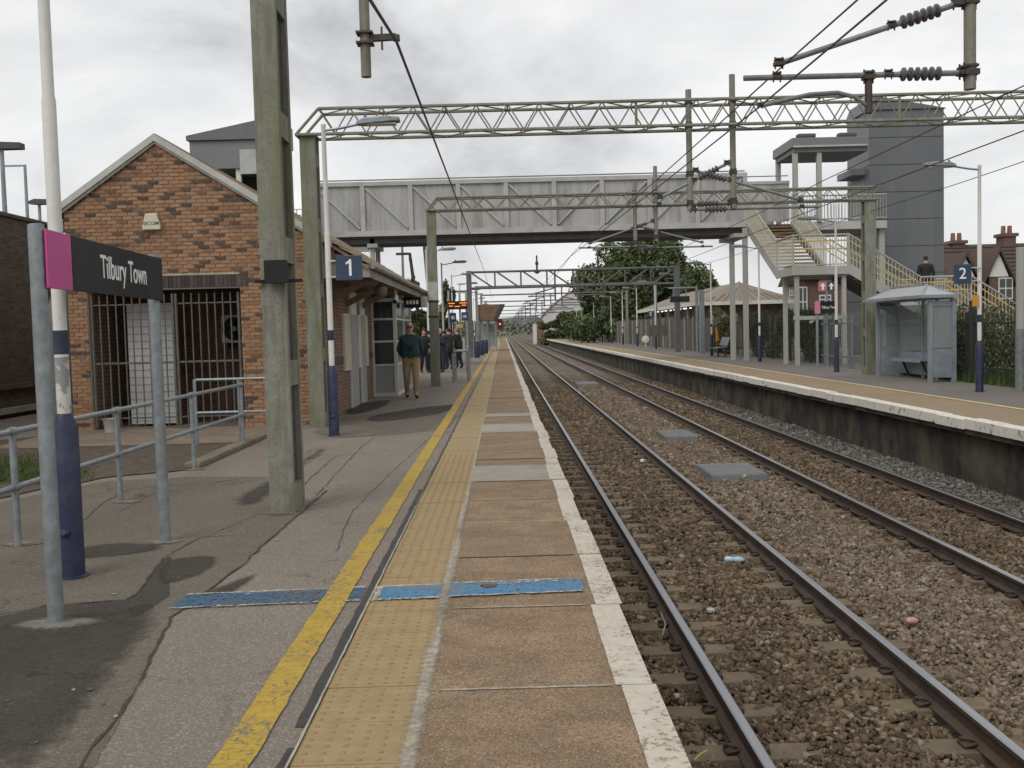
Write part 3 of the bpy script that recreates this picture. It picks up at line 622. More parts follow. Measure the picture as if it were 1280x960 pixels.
sheet('forecourt_paving', M('brown_paving', (.20, .155, .115), .9, dirt=(.1, .09, .07)), plat, [(-7.9, 14.9, 0), (-3.9, 14.9, 0), (-3.9, 17.6, 0), (-7.9, 17.6, 0)], .016, .02, 6, seed=10)
MB().beam(P(240, 582, z=.035), P(330, 543, z=.035), .2, .07).build('kerb', M('mossy_kerb', (.175, .155, .105), .95, var=.3, scale=6, dirt=(.08, .08, .05), bumps=.5), plat, bevel=.015)
def crack(pts, wd, z, seed, mat=None):
    r = random.Random(seed); p = gp(*pts); line = []
    for a, b in zip(p[:-1], p[1:]):
        n = max(3, int((b-a).length/.09))
        for k in range(n): line.append(a.lerp(b, k/n)+Vector((r.gauss(0, .007), r.gauss(0, .007), 0)))
    vs = []
    for k, q in enumerate(line):
        d = (line[min(k+1, len(line)-1)]-line[max(k-1, 0)]).normalized(); w_ = wd*r.uniform(.25, 1.2)*.5; vs += [(q.x-d.y*w_, q.y+d.x*w_, z), (q.x+d.y*w_, q.y-d.x*w_, z)]
    MB().add(vs, [(2*k, 2*k+1, 2*k+3, 2*k+2) for k in range(len(line)-1)]).build('crack', mat or TAR, plat)
MOSS = M('moss_in_crack', (.045, .047, .025), .95, var=.4, scale=20)
crack([(95, 965), (160, 880), (214, 772), (300, 710), (340, 672), (377, 641), (410, 612)], .018, .0075, 1, MOSS)
crack([(377, 641), (450, 560), (470, 545)], .012, .0045, 2); crack([(375, 610), (420, 570), (500, 562), (560, 558)], .012, .005, 3); crack([(395, 548), (460, 545), (500, 538), (548, 536)], .022, .0052, 4)
crack([(100, 655), (130, 628), (160, 612), (300, 600)], .016, .005, 5); crack([(206, 697), (172, 742), (156, 751), (59, 758), (-40, 775)], .018, .0085, 6); crack([(150, 640), (190, 618), (235, 612)], .01, .005, 7); crack([(206, 697), (250, 672), (330, 668)], .01, .006, 8)
crack([(420, 690), (440, 640), (495, 585), (540, 545)], .008, .0045, 9); crack([(215, 690), (330, 640)], .007, .006, 10)
SPOT = M('trodden_gum', (.085, .078, .07), .8)
for k in range(46):
    x, y = random.uniform(-2.6, -1.3), random.uniform(3.8, 14); sheet('gum_spot', SPOT if k % 3 else CONC, plat, blob(x, y, random.uniform(.008, .02), random.uniform(.008, .02), 7, k), .0092, .001, 1, seed=k)
# grass on the soil
gv, gf = [], []
for k in range(9000):
    px, py = random.uniform(-60, 120), random.uniform(560, 606)
    if ((px-20)/100)**2+((py-590)/24)**2 > random.uniform(.15, 1.1): continue
    p = P(px, py, z=.012); h = random.uniform(.02, .07); a = random.uniform(0, 6.28); wd = .006
    dx, dy = math.cos(a)*wd, math.sin(a)*wd; lx, ly = random.uniform(-.03, .03), random.uniform(-.03, .03)
    n = len(gv); gv += [(p.x-dx, p.y-dy, p.z), (p.x+dx, p.y+dy, p.z), (p.x+lx, p.y+ly, p.z+h)]; gf.append((n, n+1, n+2))
props(raw_mesh('grass', np.array(gv), np.array(gf), GRASS), 'sparse green grass on the soil behind the handrail', 'grass', kind='stuff')
# ---- platform two
X2 = 7.30
p2 = box('far_platform', STRUCTWALL, None, X2+.28, 26, 4, 190, -1.35, -.17, kind='structure')
def flat(name, mat, x0, x1, z, parent, y0=4, y1=190): return MB().add([(x0, y0, z), (x1, y0, z), (x1, y1, z), (x0, y1, z), (x0, y0, -.17), (x1, y0, -.17), (x1, y1, -.17), (x0, y1, -.17)], [(0, 1, 2, 3), (0, 4, 5, 1), (0, 3, 7, 4), (1, 2, 6, 5)]).build(name, mat, parent)
flat('buff_surfacing', P2TOP, X2+.27, 9.0, -.002, p2); flat('grey_tarmac', P2GREY, 9.0, 26, 0, p2)
strip('pale_yellow_line', YEL2, 8.93, 9.06, 4, 190, .006, 1.5, .006, p2)
cop = [MB().box(0, .27, .006, ln-.006, -.15, .004).mesh('coping_stone', mats=(WHITEP2,)) for ln in (1.0, 1.22, .9)]
y = 7.; k = 0
while y < 120:
    c = random.choice((0, 1, 2)); ln = (1.0, 1.22, .9)[c]
    o = inst('coping_stone', cop[c], p2, (X2+random.uniform(-.02, .02), y, random.uniform(-.008, .008)), (0, 0, random.uniform(-.006, .006))); y += ln; k += 1
MB().box(X2, X2+.27, y, 190, -.15, .004).build('far_coping', WHITEP2, p2)
MB().box(X2+.06, X2+.3, 4, 190, -.24, -.152).build('corbel', STRUCTWALL, p2)
# ================================================================== OVERHEAD LINE
def mast(parent, x, y, h, w_=.29, d=.34, base=0., mat=None, recess=1.12, z_first=.25):
    """built-up column: two plates, a dark core and batten plates across the open sides"""
    mat = mat or MAST
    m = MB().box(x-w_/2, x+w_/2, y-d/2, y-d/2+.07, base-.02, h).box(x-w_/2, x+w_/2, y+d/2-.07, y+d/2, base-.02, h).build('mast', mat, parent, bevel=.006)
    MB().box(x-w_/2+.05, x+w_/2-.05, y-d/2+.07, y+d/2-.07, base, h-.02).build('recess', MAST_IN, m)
    z = base; pt = MB().box(x-w_/2+.008, x+w_/2-.008, y-d/2+.071, y+d/2-.071, base, base+z_first); pt.build('batten_plate', mat, m)
    z = z_first+.9
    while z < h-.2:
        MB().box(x-w_/2+.008, x+w_/2-.008, y-d/2+.071, y+d/2-.071, z, z+.23).build('batten_plate', mat, m); z += recess
    MB().box(x-w_/2-.012, x+w_/2+.012, y-d/2-.01, y+d/2+.01, h, h+.03).build('cap', mat, m)
    return m
def lattice(parent, x0, x1, y, z0, z1, d=.46, panel=.54, rc=.029, rb=.012, tip=.4, mat=None):
    """square lattice boom with pointed left end; every bar its own piece"""
    mat = mat or TRUSS
    ya, yb = y-d/2, y+d/2
    for yy in (ya, yb):
        rod('bottom_chord', mat, parent, (x0-tip, yy, z0), (x1, yy, z0), rc); rod('top_chord', mat, parent, (x0, yy, z1), (x1, yy, z1), rc)
        rod('end_bar', mat, parent, (x0-tip, yy, z0), (x0, yy, z1), rc*.9)
        n = int(round((x1-x0)/panel)); p = (x1-x0)/n
        for k in range(n):
            xa = x0+k*p
            rod('lattice_bar', mat, parent, (xa, yy, z1), (xa+p/2, yy, z0), rb); rod('lattice_bar', mat, parent, (xa+p/2, yy, z0), (xa+p, yy, z1), rb)
    for k in range(n):
        xa = x0+k*p; s_ = 1 if k % 2 else -1
        rod('cross_bar', mat, parent, (xa, y-s_*d/2, z0), (xa+p, y+s_*d/2, z0), rb); rod('cross_bar', mat, parent, (xa, y-s_*d/2, z1), (xa+p, y+s_*d/2, z1), rb)
        if k % 2 == 0: rod('cross_bar', mat, parent, (xa, ya, z1), (xa, yb, z1), rb)
    rod('cross_bar', mat, parent, (x0-tip, ya, z0), (x0-tip, yb, z0), rc*.8); rod('cross_bar', mat, parent, (x0, ya, z1), (x0, yb, z1), rc*.8)
    for xs_ in (x0+(x1-x0)*.36, x0+(x1-x0)*.66):   # bolted splices
        for zz in (z0, z1):
            for yy in (ya, yb): MB().cbox((xs_, yy, zz), (.5, .085, .03)).build('splice_plate', TRUSS, parent)
        rod('splice_post', TRUSS, parent, (xs_, ya, z0), (xs_, ya, z1), rb*2)
def insulator(parent, p, q, n=6, r=.062):
    p, q = Vector(p), Vector(q); L_ = (q-p).length; prof = []
    for k in range(n):
        a = L_*k/n; prof += [(.03, a), (r, a+L_*.30/n), (r, a+L_*.55/n), (.03, a+L_*.8/n)]
    prof += [(.03, L_)]
    return MB().lathe(prof, p, 12, q-p).build('insulator', PORC, parent, smooth=True)
def clamp(parent, c, s_=.09):
    s_ *= .78
    m = MB().cbox(c, (s_*1.3, s_*1.2, s_*.5)).cbox((c[0], c[1], c[2]+s_*.55), (s_*1.1, s_*1.25, s_*.22)).tube([(c[0]-s_*.5, c[1], c[2]-s_*.7), (c[0]-s_*.5, c[1], c[2]+s_*.9)], s_*.12, 6).tube([(c[0]+s_*.5, c[1], c[2]-s_*.7), (c[0]+s_*.5, c[1], c[2]+s_*.9)], s_*.12, 6)
    return m.build('clamp', IRON, parent)
def drop_tube(parent, x, y, ztop, zbot, r=.055):
    o = tube('drop_tube', TRUSS, parent, [(x, y, zbot), (x, y, ztop)], r, 12); return o
def cantilever(parent, x, y, zu, zl, sg, xe=1.95, steady=True):
    """insulated bracket from a drop tube: sloping upper tube, level lower tube and the steady arm for the contact wire"""
    e1 = Vector((x+sg*(xe-.32), y, zl+.12)); s1 = Vector((x+sg*.06, y, zu))
    c = rod('upper_tube', GALV_D, parent, s1, e1, .026, 8)
    d = (e1-s1).normalized(); 
    insulator(parent, s1+d*.22, s1+d*.60); clamp(parent, s1+d*.05, .1); clamp(parent, s1+d*.68, .075); clamp(parent, e1, .085)
    rod('lower_tube', GALV_D, parent, (x+sg*.06, y, zl), (x+sg*xe, y, zl), .026, 8)
    insulator(parent, (x+sg*.26, y, zl), (x+sg*.64, y, zl)); clamp(parent, (x+sg*.05, y, zl), .11); clamp(parent, (x+sg*.74, y, zl), .075); clamp(parent, (x+sg*(xe-.3), y, zl), .08)
    if steady:
        xs_ = x+sg*.92
        rod('registration_post', IRON, parent, (xs_, y, zl+.02), (xs_, y, zl-.34), .035, 8); clamp(parent, (xs_, y, zl-.02), .1)
        pts = [(xs_, y, zl-.28), (x+sg*1.05, y, zl-.19), (x+sg*1.2, y, zl-.15), (x+sg*1.45, y, zl-.16), (x+sg*(xe-.15), y, zl-.25)]
        tube('steady_arm', GALV_D, parent, pts, .021, 8); clamp(parent, (x+sg*(xe-.15), y, zl-.25), .05)
# gantry whose left mast stands beside the running-in board; its boom passes above the frame
G1Y = 9.0
G = thing('line_gantry', 'green-stained gantry with blackened steel mast standing beside the station name board', 'gantry', (-2.05, G1Y, 0))
m1 = mast(G, -2.04, G1Y+.08, 6.1, .22, .5)
bk = P(348, 340, y=G1Y-.2)
MB().cbox((bk.x-.01, G1Y-.25, bk.z), (.19, .09, .2)).cbox((bk.x-.17, G1Y-.2, bk.z-.08), (.08, .03, .03)).cbox((bk.x+.15, G1Y-.2, bk.z-.08), (.12, .03, .03)).build('black_bracket', plain('soot_black', (.02, .02, .02), .9), G)
m1r = mast(G, 10.9, G1Y, 6.1, .285, .42)
lattice(G, -1.9, 10.9, G1Y, 5.55, 6.0)
drop_tube(G, -1.17, G1Y, 5.6, 3.91, .046)
drop_tube(G, 4.28, G1Y, 5.6, 3.67, .052)
for z in (3.82, 4.45): clamp(G, (4.28, G1Y, z), .13)
cantilever(G, 4.28, G1Y, 4.45, 3.82, -1, 2.05)
bz = 4.25
MB().beam((-1.17, G1Y, bz), (-.89, G1Y, bz+.01), .05, .055).cbox((-1.17, G1Y, bz+.045), (.15, .14, .018)).cbox((-1.17, G1Y, bz-.045), (.15, .14, .018)).cbox((-1.02, G1Y, bz), (.016, .03, .2)).cbox((-.89, G1Y, bz), (.06, .06, .05)).build('wire_bracket', IRON, G)
# gantry at the corner of the brick building
G2Y = 17.25
G = thing('line_gantry', 'long green lattice gantry with mast at the corner of the brick building', 'gantry', (-3.27, G2Y, 0))
mast(G, -3.27, G2Y, 5.02, .27, .36); mast(G, 11.6, G2Y, 4.9, .29, .3)
lattice(G, -3.05, 12.0, G2Y, 5.03-.0, 5.46)
for x, zt, zb in ((3.31, 5.68, 3.6), (4.07, 5.92, 3.62)):
    drop_tube(G, x, G2Y, zt, zb, .052)
    for z in (5.46, 5.05, zb+.12, zb+.62): clamp(G, (x, G2Y, z), .12)
cantilever(G, 4.07, G2Y, 4.42, 3.72, -1, 1.6, False); cantilever(G, 3.31, G2Y, 4.3, 3.62, 1, 2.25, False)
# gantry behind the first canopy, in front of the footbridge
G3Y = 29.4
G = thing('line_gantry', 'slender lattice gantry standing in front of the footbridge', 'gantry', (-2.05, G3Y, 0))
mast(G, -2.05, G3Y, 5.2, .27, .3); mast(G, 10.95, G3Y, 5.15, .33, .34)
lattice(G, -1.85, 11.2, G3Y, 5.2, 5.56, .4, .7, .032, .014, .3)
for z_ in (2.05, 2.5): MB().box(-2.05-.16, -2.05+.16, G3Y-.17, G3Y+.17, z_, z_+.05).build('cable_strap', IRON, G)
MB().box(-2.05-.14, -2.05+.14, G3Y-.165, G3Y-.155, 2.56, 3.1).build('pale_band', M('pale_paint', (.36, .36, .33), .7, dirt=(.2, .2, .16)), G)
for x, zt, zb in ((4.0, 5.9, 4.0), (4.62, 6.35, 4.15)):
    drop_tube(G, x, G3Y, zt, zb, .06)
    for z in (5.56, 5.2, zb+.1): clamp(G, (x, G3Y, z), .15)
cantilever(G, 4.62, G3Y, 4.75, 4.0, -1, 2.3, False); cantilever(G, 4.0, G3Y, 4.6, 3.95, 1, 2.3, False)
# grey portal with N-braced boom
def portal(y, z0, z1, xl=-2.05, xr=10.9, label=None, braced=True, group=None, full=True):
    G = thing('line_gantry', label, 'gantry', (xl, y, 0), group)
    for x in (xl, xr):
        o = MB().box(x-(.16 if full else .1), x+(.16 if full else .1), y-.15, y+.15, 0, z1+.08).build('mast', TRUSS_G if full else GALV_D, G)
        if full:
            for z_ in (z1-.7, z0-.25): MB().beam((x-.75, y, z_), (x+.55, y, z_), .05, .05).build('wire_arm', TRUSS_G, G)
    rod('top_chord', TRUSS_G, G, (xl, y, z1), (xr, y, z1), .07)
    if braced:
        rod('bottom_chord', TRUSS_G, G, (xl, y, z0), (xr, y, z0), .07)
        n = 8; p = (xr-xl)/n
        for k in range(n):
            a, b = xl+k*p, xl+(k+1)*p
            if k: rod('upright', TRUSS_G, G, (a, y, z0), (a, y, z1), .05)
            if k < 5: rod('diagonal', TRUSS_G, G, (a+.1, y, z1), (b-.1, y, z0), .05)
            else: rod('diagonal', TRUSS_G, G, (a+.1, y, z0), (b-.1, y, z1), .05)
    for x in (3.3, 4.7):
        rod('drop_tube', TRUSS_G, G, (x, y, z1+.0), (x, y, 3.4), .06)
        rod('cantilever', TRUSS_G, G, (x, y, 4.2), (x+(-1.5 if x < 4 else 1.5), y, 3.8), .04); rod('cantilever', TRUSS_G, G, (x, y, 3.7), (x+(-1.7 if x < 4 else 1.7), y, 3.7), .04)
    if full:
        for x in (2.2, 6.0):
            MB().lathe([(.06, 0), (.06, .35), (.1, .36), (.1, .55), (.05, .56), (.05, .95)], (x, y, z1), 8).lathe([(.05, -.17), (.17, -.1), (.17, 0), (.05, .07)], (x, y-.02, z1-.02), 10).build('pulley_insulator', IRON, G, smooth=True)
    return G
portal(61.5, 4.28, 5.28, label='dark grey portal gantry with braced boom beside the tiled station building')
for k, y in enumerate((78, 96)):
    portal(y, 4.6, 5.1, label=('grey portal gantry next beyond the braced boom' if k == 0 else 'pale grey portal gantry second beyond the braced boom'), braced=False, full=False, xr=12.1)
for k, y in enumerate((118, 142, 170, 205, 250, 300)):
    portal(y, 4.6, 5.1, label='far grey portal gantry over the tracks in the distance', braced=False, full=False, xr=12.1, group='far portal gantries along the line')
# wires
def wire(name, label, pts, r=.0085, cat='wire', group=None):
    o = tube(name, WIRE, None, pts, r, 5); return props(o, label, cat, group)
def sag(p, q, s_, n=10):
    p, q = Vector(p), Vector(q); return [p.lerp(q, k/n)-Vector((0, 0, 4*s_*(k/n)*(1-k/n))) for k in range(n+1)]
def run(pts, s_=.05):
    out_ = [Vector(pts[0])]
    for a, b in zip(pts[:-1], pts[1:]): out_ += sag(a, b, s_)[1:]
    return out_
cw = [(2.55, -6, 3.58), (2.38, 9, 3.57), (2.05, 29.4, 3.75), (2.3, 61.5, 3.65), (2.1, 120, 3.65), (2.3, 300, 3.65)]
wire('contact_wire', 'contact wire hung over the track beside platform one', run(cw, .0), .008)
wire('catenary_wire', 'catenary wire carried above the contact wire of platform one track', run([(2.85, -6, 4.02), (2.62, 9, 3.95), (2.4, 29.4, 4.12), (2.3, 61.5, 4.2), (2.1, 120, 4.2), (2.3, 300, 4.2)], .04), .008)
wire('contact_wire', 'contact wire hung over the track beside platform two', run([(5.9, -6, 3.6), (5.6, 17.25, 3.62), (6.0, 29.4, 3.75), (5.7, 61.5, 3.65), (5.8, 120, 3.65), (5.7, 300, 3.65)], .0), .008)
wire('catenary_wire', 'catenary wire carried above the contact wire of platform two track', run([(5.9, -6, 4.35), (5.6, 17.25, 4.05), (6.0, 29.4, 4.2), (5.7, 61.5, 4.2), (5.8, 120, 4.2), (5.7, 300, 4.2)], .05), .008)
p_ = P(465, 0, y=7.4)
wire('feeder_wire', 'thick dark feeder wire running above platform one edge', [(p_.x+(p_.x+.89)*4.5, 0, p_.z+(p_.z-4.25)*4.5), (-.89, G1Y, bz-.03)]+sag((-.89, G1Y, bz-.03), (-1.15, 61.5, 5.55), .0)[1:]+[(-1.2, 118, 5.5)], .014)
wire('feeder_wire', 'thin feeder wire running along the masts of platform two', run([(10.9, -6, 5.1), (10.9, 9, 5.1), (10.95, 29.4, 4.85), (10.6, 61.5, 5.0), (10.9, 118, 5.0)], .12), .010)
# ================================================================== PLATFORM LAMPS
def make_lamp(label):
    L_ = thing('lamp_post', label, 'lamp post', (0, 0, 0))
    MB().lathe([(.082, 0), (.082, 1.02), (.046, 1.12)], (0, 0, 0), 18).build('base_sleeve', NAVY, L_, smooth=True)
    MB().lathe([(.105, 0), (.105, .012), (.084, .02)], (0, 0, 0), 16).build('base_flange', NAVY, L_, smooth=True)
    MB().lathe([(.03, -.02), (.034, .01), (.02, .03)], (.0, -.082, .32), 10, (0, -1, .3)).build('access_cap', NAVY, L_, smooth=True)
    MB().lathe([(.045, 1.1), (.045, 3.2), (.038, 3.24), (.036, 4.84), (.04, 4.85), (.04, 4.9)], (0, 0, 0), 16).build('pole', POLEW, L_, smooth=True)
    MB().lathe([(.047, 1.52), (.047, 1.68)], (0, 0, 0), 16).build('navy_band', NAVY, L_, smooth=True)
    tube('arm', GALV, L_, [(0, 0, 4.8), (.25, 0, 4.83), (.62, 0, 4.9)], .022, 8)
    h = MB(); 
    h.add([(x, y*wd, z) for x, wd, z0, z1 in ((.52, .06, 4.87, 4.93), (.66, .12, 4.87, 4.97), (1.0, .14, 4.89, 4.985), (1.2, .10, 4.91, 4.97)) for (y, z) in ((-1, z0), (1, z0), (1, z1), (-1, z1))],
          [(a*4+i, a*4+(i+1) % 4, a*4+4+(i+1) % 4, a*4+4+i) for a in range(3) for i in range(4)]+[(3, 2, 1, 0), (12, 13, 14, 15)])
    hd = h.build('lamp_head', GALV, L_, bevel=.015); MB().box(.68, 1.14, -.09, .09, 4.865, 4.885).build('lens', plain('lamp_lens', (.5, .5, .48), .3), hd)
    MB().lathe([(.025, 0), (.025, .05), (.018, .06)], (.66, 0, 4.97), 8).build('photocell', plain('photocell_blue', (.1, .16, .3)), hd)
    return L_
lamp0 = make_lamp('scuffed white lamp pole with peeling paint behind the station name board')
lamp0.location = (-2.98, 6.66, 0)
MB().lathe([(.0455, 1.1), (.0455, 1.5)], (-2.98, 6.66, 0), 16).build('peeled_patch', mat_paint('peeling_paint', (.60, .59, .55), (.25, .26, .25), chip=1.0, cscale=7, dirt=.3), lamp0, smooth=True)
def lamp(x, y, label, rot=0., group=None):
    c = lamp0.copy(); COL.objects.link(c); c.location = (x, y, 0); c.rotation_euler = (0, 0, rot); c['label'] = label
    if group: c['group'] = group
    for ch in lamp0.children:
        if ch.name.startswith('peeled'): continue
        copy_tree(ch, parent=c)
    return c
lamp(-2.73, 15.62, 'white lamp post carrying the blue number one sign')
lamp(-3.0, 39.6, 'platform one lamp post behind the gantry mast')
lamp(-2.85, 47., 'white lamp post on platform one near the departure display')
for y in (57, 67.5, 78, 88, 99, 110, 121, 133): lamp(-2.9, y, 'white lamp post further along platform one', group='far platform one lamp posts')
lamp(10.36, 21.35, 'white lamp post carrying the blue number two sign', math.pi)
lamp(10.68, 31.5, 'white lamp post between the shelter and the stairs', math.pi)
lamp(10.92, 41.9, 'white lamp post beside the footbridge legs', math.pi)
lamp(11.05, 52.2, 'white lamp post behind the platform bench', math.pi)
lamp(11.1, 62.2, 'white lamp post beside the dark train display', math.pi)
for k in range(12): lamp(11.15+.06*k, 72+k*10.4, 'white lamp post further along platform two', math.pi, 'far platform two lamp posts')
def number_sign(label, txt, x0, x1, y, z0, z1, post_x, texts=.34):
    t = thing('platform_number_sign', label, 'sign', ((x0+x1)/2, y, z0))
    box('panel', NAVYS, t, x0, x1, y-.02, y, z0, z1, bevel=.008)
    if txt == '1':
        xc, zc, q = (x0+x1)/2, (z0+z1)/2, (z1-z0)
        MB().prism([(xc+dx*q, y-.021, zc+dz*q) for dx, dz in ((.0, -.32), (.10, -.32), (.10, .34), (.02, .34), (-.03, .27), (-.13, .22), (-.13, .13), (.0, .18))], (0, -.004, 0)).build('numeral', LETTER, t)
    else: text(txt, 'numeral', LETTER, t, ((x0+x1)/2, y-.024, (z0+z1)/2), texts, (math.pi/2, 0, 0))
    for z in (z0+.06, z1-.08): MB().beam((post_x, y-.01, z), ((x0 if post_x < x0 else x1), y-.01, z), .02, .02).build('bracket', FRAMEW, t)
    return t
a, b = P(421, 351, y=15.6), P(453, 319, y=15.6)
number_sign('blue square platform sign bearing a white 1 beside the canopy', '1', a.x, b.x, 15.56, a.z, b.z, -2.70)
a, b = P(1193, 355, y=21.3), P(1214, 330, y=21.3)
number_sign('blue square platform sign bearing a white 2 above the grey shelter', '2', a.x-.02, b.x, 21.3, a.z, b.z, 10.35)
p_ = P(1219, 376, y=21.3); props(box('notice_plate', plain('orange_plate', (.55, .27, .02)), None, p_.x-.07, p_.x+.07, 21.28, 21.3, p_.z-.12, p_.z+.12), 'small orange plate fixed to the number two lamp post', 'notice')
for y_, xx in ((72.0, 11.0), (118, 11.3)):
    number_sign('small number two sign by the tiled building' if y_ < 90 else 'tiny number two sign on a far lamp post', '2', xx-.42, xx-.02, y_-.1, 2.35, 2.75, xx)
# ================================================================== STATION NAME BOARD, HANDRAIL
sA, sB = Vector((-2.60, 5.57, 0)), Vector((-2.725, 7.75, 0))
t = thing('station_name_board', 'charcoal and magenta station name board on two galvanised posts', 'sign', sA)
for p in (sA, sB):
    pp = MB().lathe([(.044, 0), (.044, 2.26), (.03, 2.265)], p, 18).build('post', GALV, t, smooth=True)
dr = (sB-sA).normalized(); nr = Vector((dr.y, -dr.x, 0))
def on_board(u0, u1, z0, z1, off, th, name, mat):
    a, b = sA+dr*u0+nr*off, sA+dr*u1+nr*off
    poly = [Vector((a.x, a.y, z0)), Vector((b.x, b.y, z0)), Vector((b.x, b.y, z1)), Vector((a.x, a.y, z1))]
    return MB().prism(poly, nr*th).build(name, mat, t, bevel=.004)
LB = (sB-sA).length
on_board(-.02, .34, 1.905, 2.235, .05, .014, 'magenta_panel', PINK)
bd = on_board(.345, LB+.03, 1.905, 2.235, .05, .014, 'name_panel', SIGN_D)
ang = math.atan2(dr.y, dr.x)
c = sA+dr*(LB*.60)+nr*.0655; c.z = 2.075
tx = text('Tilbury Town', 'lettering', LETTER, t, c, .215, (math.pi/2, 0, ang), .0015, .82)
on_board(.05, LB, 2.04, 2.09, -.0, .045, 'back_rail', GALV_D)
t = thing('handrail', 'long galvanised two-rail handrail behind the name board', 'handrail', (-3.86, 7.7, 0))
HY = (5.5, 7.72, 9.8, 12.15, 14.45)
for z in (.91, .47): tube('rail', GALV, t, [(-3.87, 3.2, z)]+[(-3.87, y, z) for y in HY], .024, 10)
for y in HY:
    tube('post', GALV, t, [(-3.87, y, 0), (-3.87, y, .935)], .028, 10)
    for z in (.91, .47): MB().lathe([(.036, -.04), (.036, .04)], (-3.87, y, z), 10, (0, 1, 0)).build('collar', GALV, t, smooth=True)
t = thing('handrail', 'short galvanised handrail in front of the barred gates', 'handrail', (-4.55, 14.62, 0))
for z in (.99, .50): tube('rail', GALV, t, [(-4.6, 14.62, z-.04), (-4.57, 14.62, z), (-3.45, 14.62, z)], .022, 10)
for x in (-4.6, -3.95, -3.47): tube('post', GALV, t, [(x, 14.62, 0), (x, 14.62, 1.0)], .026, 10)
# ================================================================== BRICK STATION BUILDING
BY0 = 17.7; AX, AZ = -6.07, 5.18; EX, EZ = -2.40, 2.86; LXe, LZe = -7.85, 3.95; SX = -3.36; BYE = 29.5
slope = (AZ-EZ)/(EX-AX)
B = thing('station_building', 'brick station building with gable end and long tiled canopy roof', 'building', ((LXe+SX)/2, BY0, 0))
OX0, OX1, OZ = -7.42, -4.68, 2.52         # barred opening in the gable
def roof_z(x): return AZ-(x-AX)*slope if x > AX else AZ-(AX-x)*(AZ-LZe)/(AX-LXe)
wall = MB()
wall.prism([(LXe+.1, BY0+.012, 0), (OX0, BY0+.012, 0), (OX0, BY0+.012, OZ+.0), (LXe+.1, BY0+.012, OZ)], (0, .22, 0))
wall.prism([(OX1, BY0+.012, 0), (SX, BY0+.012, 0), (SX, BY0+.012, OZ), (OX1, BY0+.012, OZ)], (0, .22, 0))
wall.prism([(LXe+.1, BY0+.012, OZ), (SX, BY0+.012, OZ), (SX, BY0+.012, roof_z(SX)-.1), (AX, BY0+.012, AZ-.12), (LXe+.1, BY0+.012, LZe-.1)], (0, .22, 0))
GW = wall.build('gable_wall', MORTAR, B)
# bricks in stretcher bond, proud of the mortar
cells = []; row = 0; z = 0.006
while z < AZ:
    off = (row % 2)*.095; x = LXe+.1-.19+off
    while x < SX:
        a, b = max(x, LXe+.1), min(x+.172, SX-.002); zt = z+.052
        if b-a > .04:
            top_ok = zt < roof_z((a+b)/2)-.05
            inside = (b > OX0 and a < OX1) and z < OZ+.22
            if inside and z < OZ+.22:
                if a < OX0-.03: b = OX0
                elif b > OX1+.03: a = OX1
                else: b = a
            if top_ok and b-a > .03: cells.append((a, b, z))
        x += .19
    z += .068; row += 1
vis = sorted(cells, key=lambda c: -(c[2]-.8*abs(c[0]+5.8)))
bm_ = {}
def brick_mesh(w_):
    k = round(w_, 2)
    if k not in bm_: bm_[k] = MB().box(-k/2, k/2, -.012, .012, -.026, .026).mesh('brick', mats=(BRICK,))
    return bm_[k]
for a, b, z in vis[:300]: inst('brick', brick_mesh(b-a), GW, ((a+b)/2, BY0+random.uniform(-.003, .003), z+.026))
rest = MB()
for a, b, z in vis[300:]: rest.cbox(((a+b)/2, BY0+random.uniform(-.003, .003), z+.026), (b-a, .024, .052))
rest.build('brickwork', BRICK, GW, kind='stuff')
x = OX0-.1
SB = MB().box(-.0325, .0325, -.012, .012, 0, .215).mesh('soldier_brick', mats=(BRICK_D,))
while x < OX1+.12:
    inst('soldier_brick', SB, GW, (x+.0325, BY0-.002, OZ+.003)); x += .075
box('lintel', plain('steel_lintel', (.14, .13, .12)), B, OX0-.02, OX1+.02, BY0-.005, BY0+.2, OZ-.03, OZ)
# side wall, recess, floor
MB().box(SX-.22, SX, BY0+.235, BYE, 0, roof_z(SX)-.12).build('side_wall', BRICKSIDE, B)
MB().box(SX-.001, SX+.012, BY0+.24, BYE, 1.0, 1.15).build('dark_brick_band', plain('engineering_brick', (.07, .055, .05)), B)
MB().box(LXe+.1, LXe+.32, BY0+.235, BYE, 0, LZe-.15).build('back_side_wall', BRICKSIDE, B)
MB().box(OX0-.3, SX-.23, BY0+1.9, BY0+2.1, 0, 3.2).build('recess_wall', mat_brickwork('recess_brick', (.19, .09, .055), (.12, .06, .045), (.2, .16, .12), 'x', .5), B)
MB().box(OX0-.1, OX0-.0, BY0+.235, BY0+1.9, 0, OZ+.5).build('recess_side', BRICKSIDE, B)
MB().box(OX0-.1, SX-.23, BY0+.235, BY0+1.9, OZ+.35, OZ+.4).build('recess_ceiling', DARK, B)
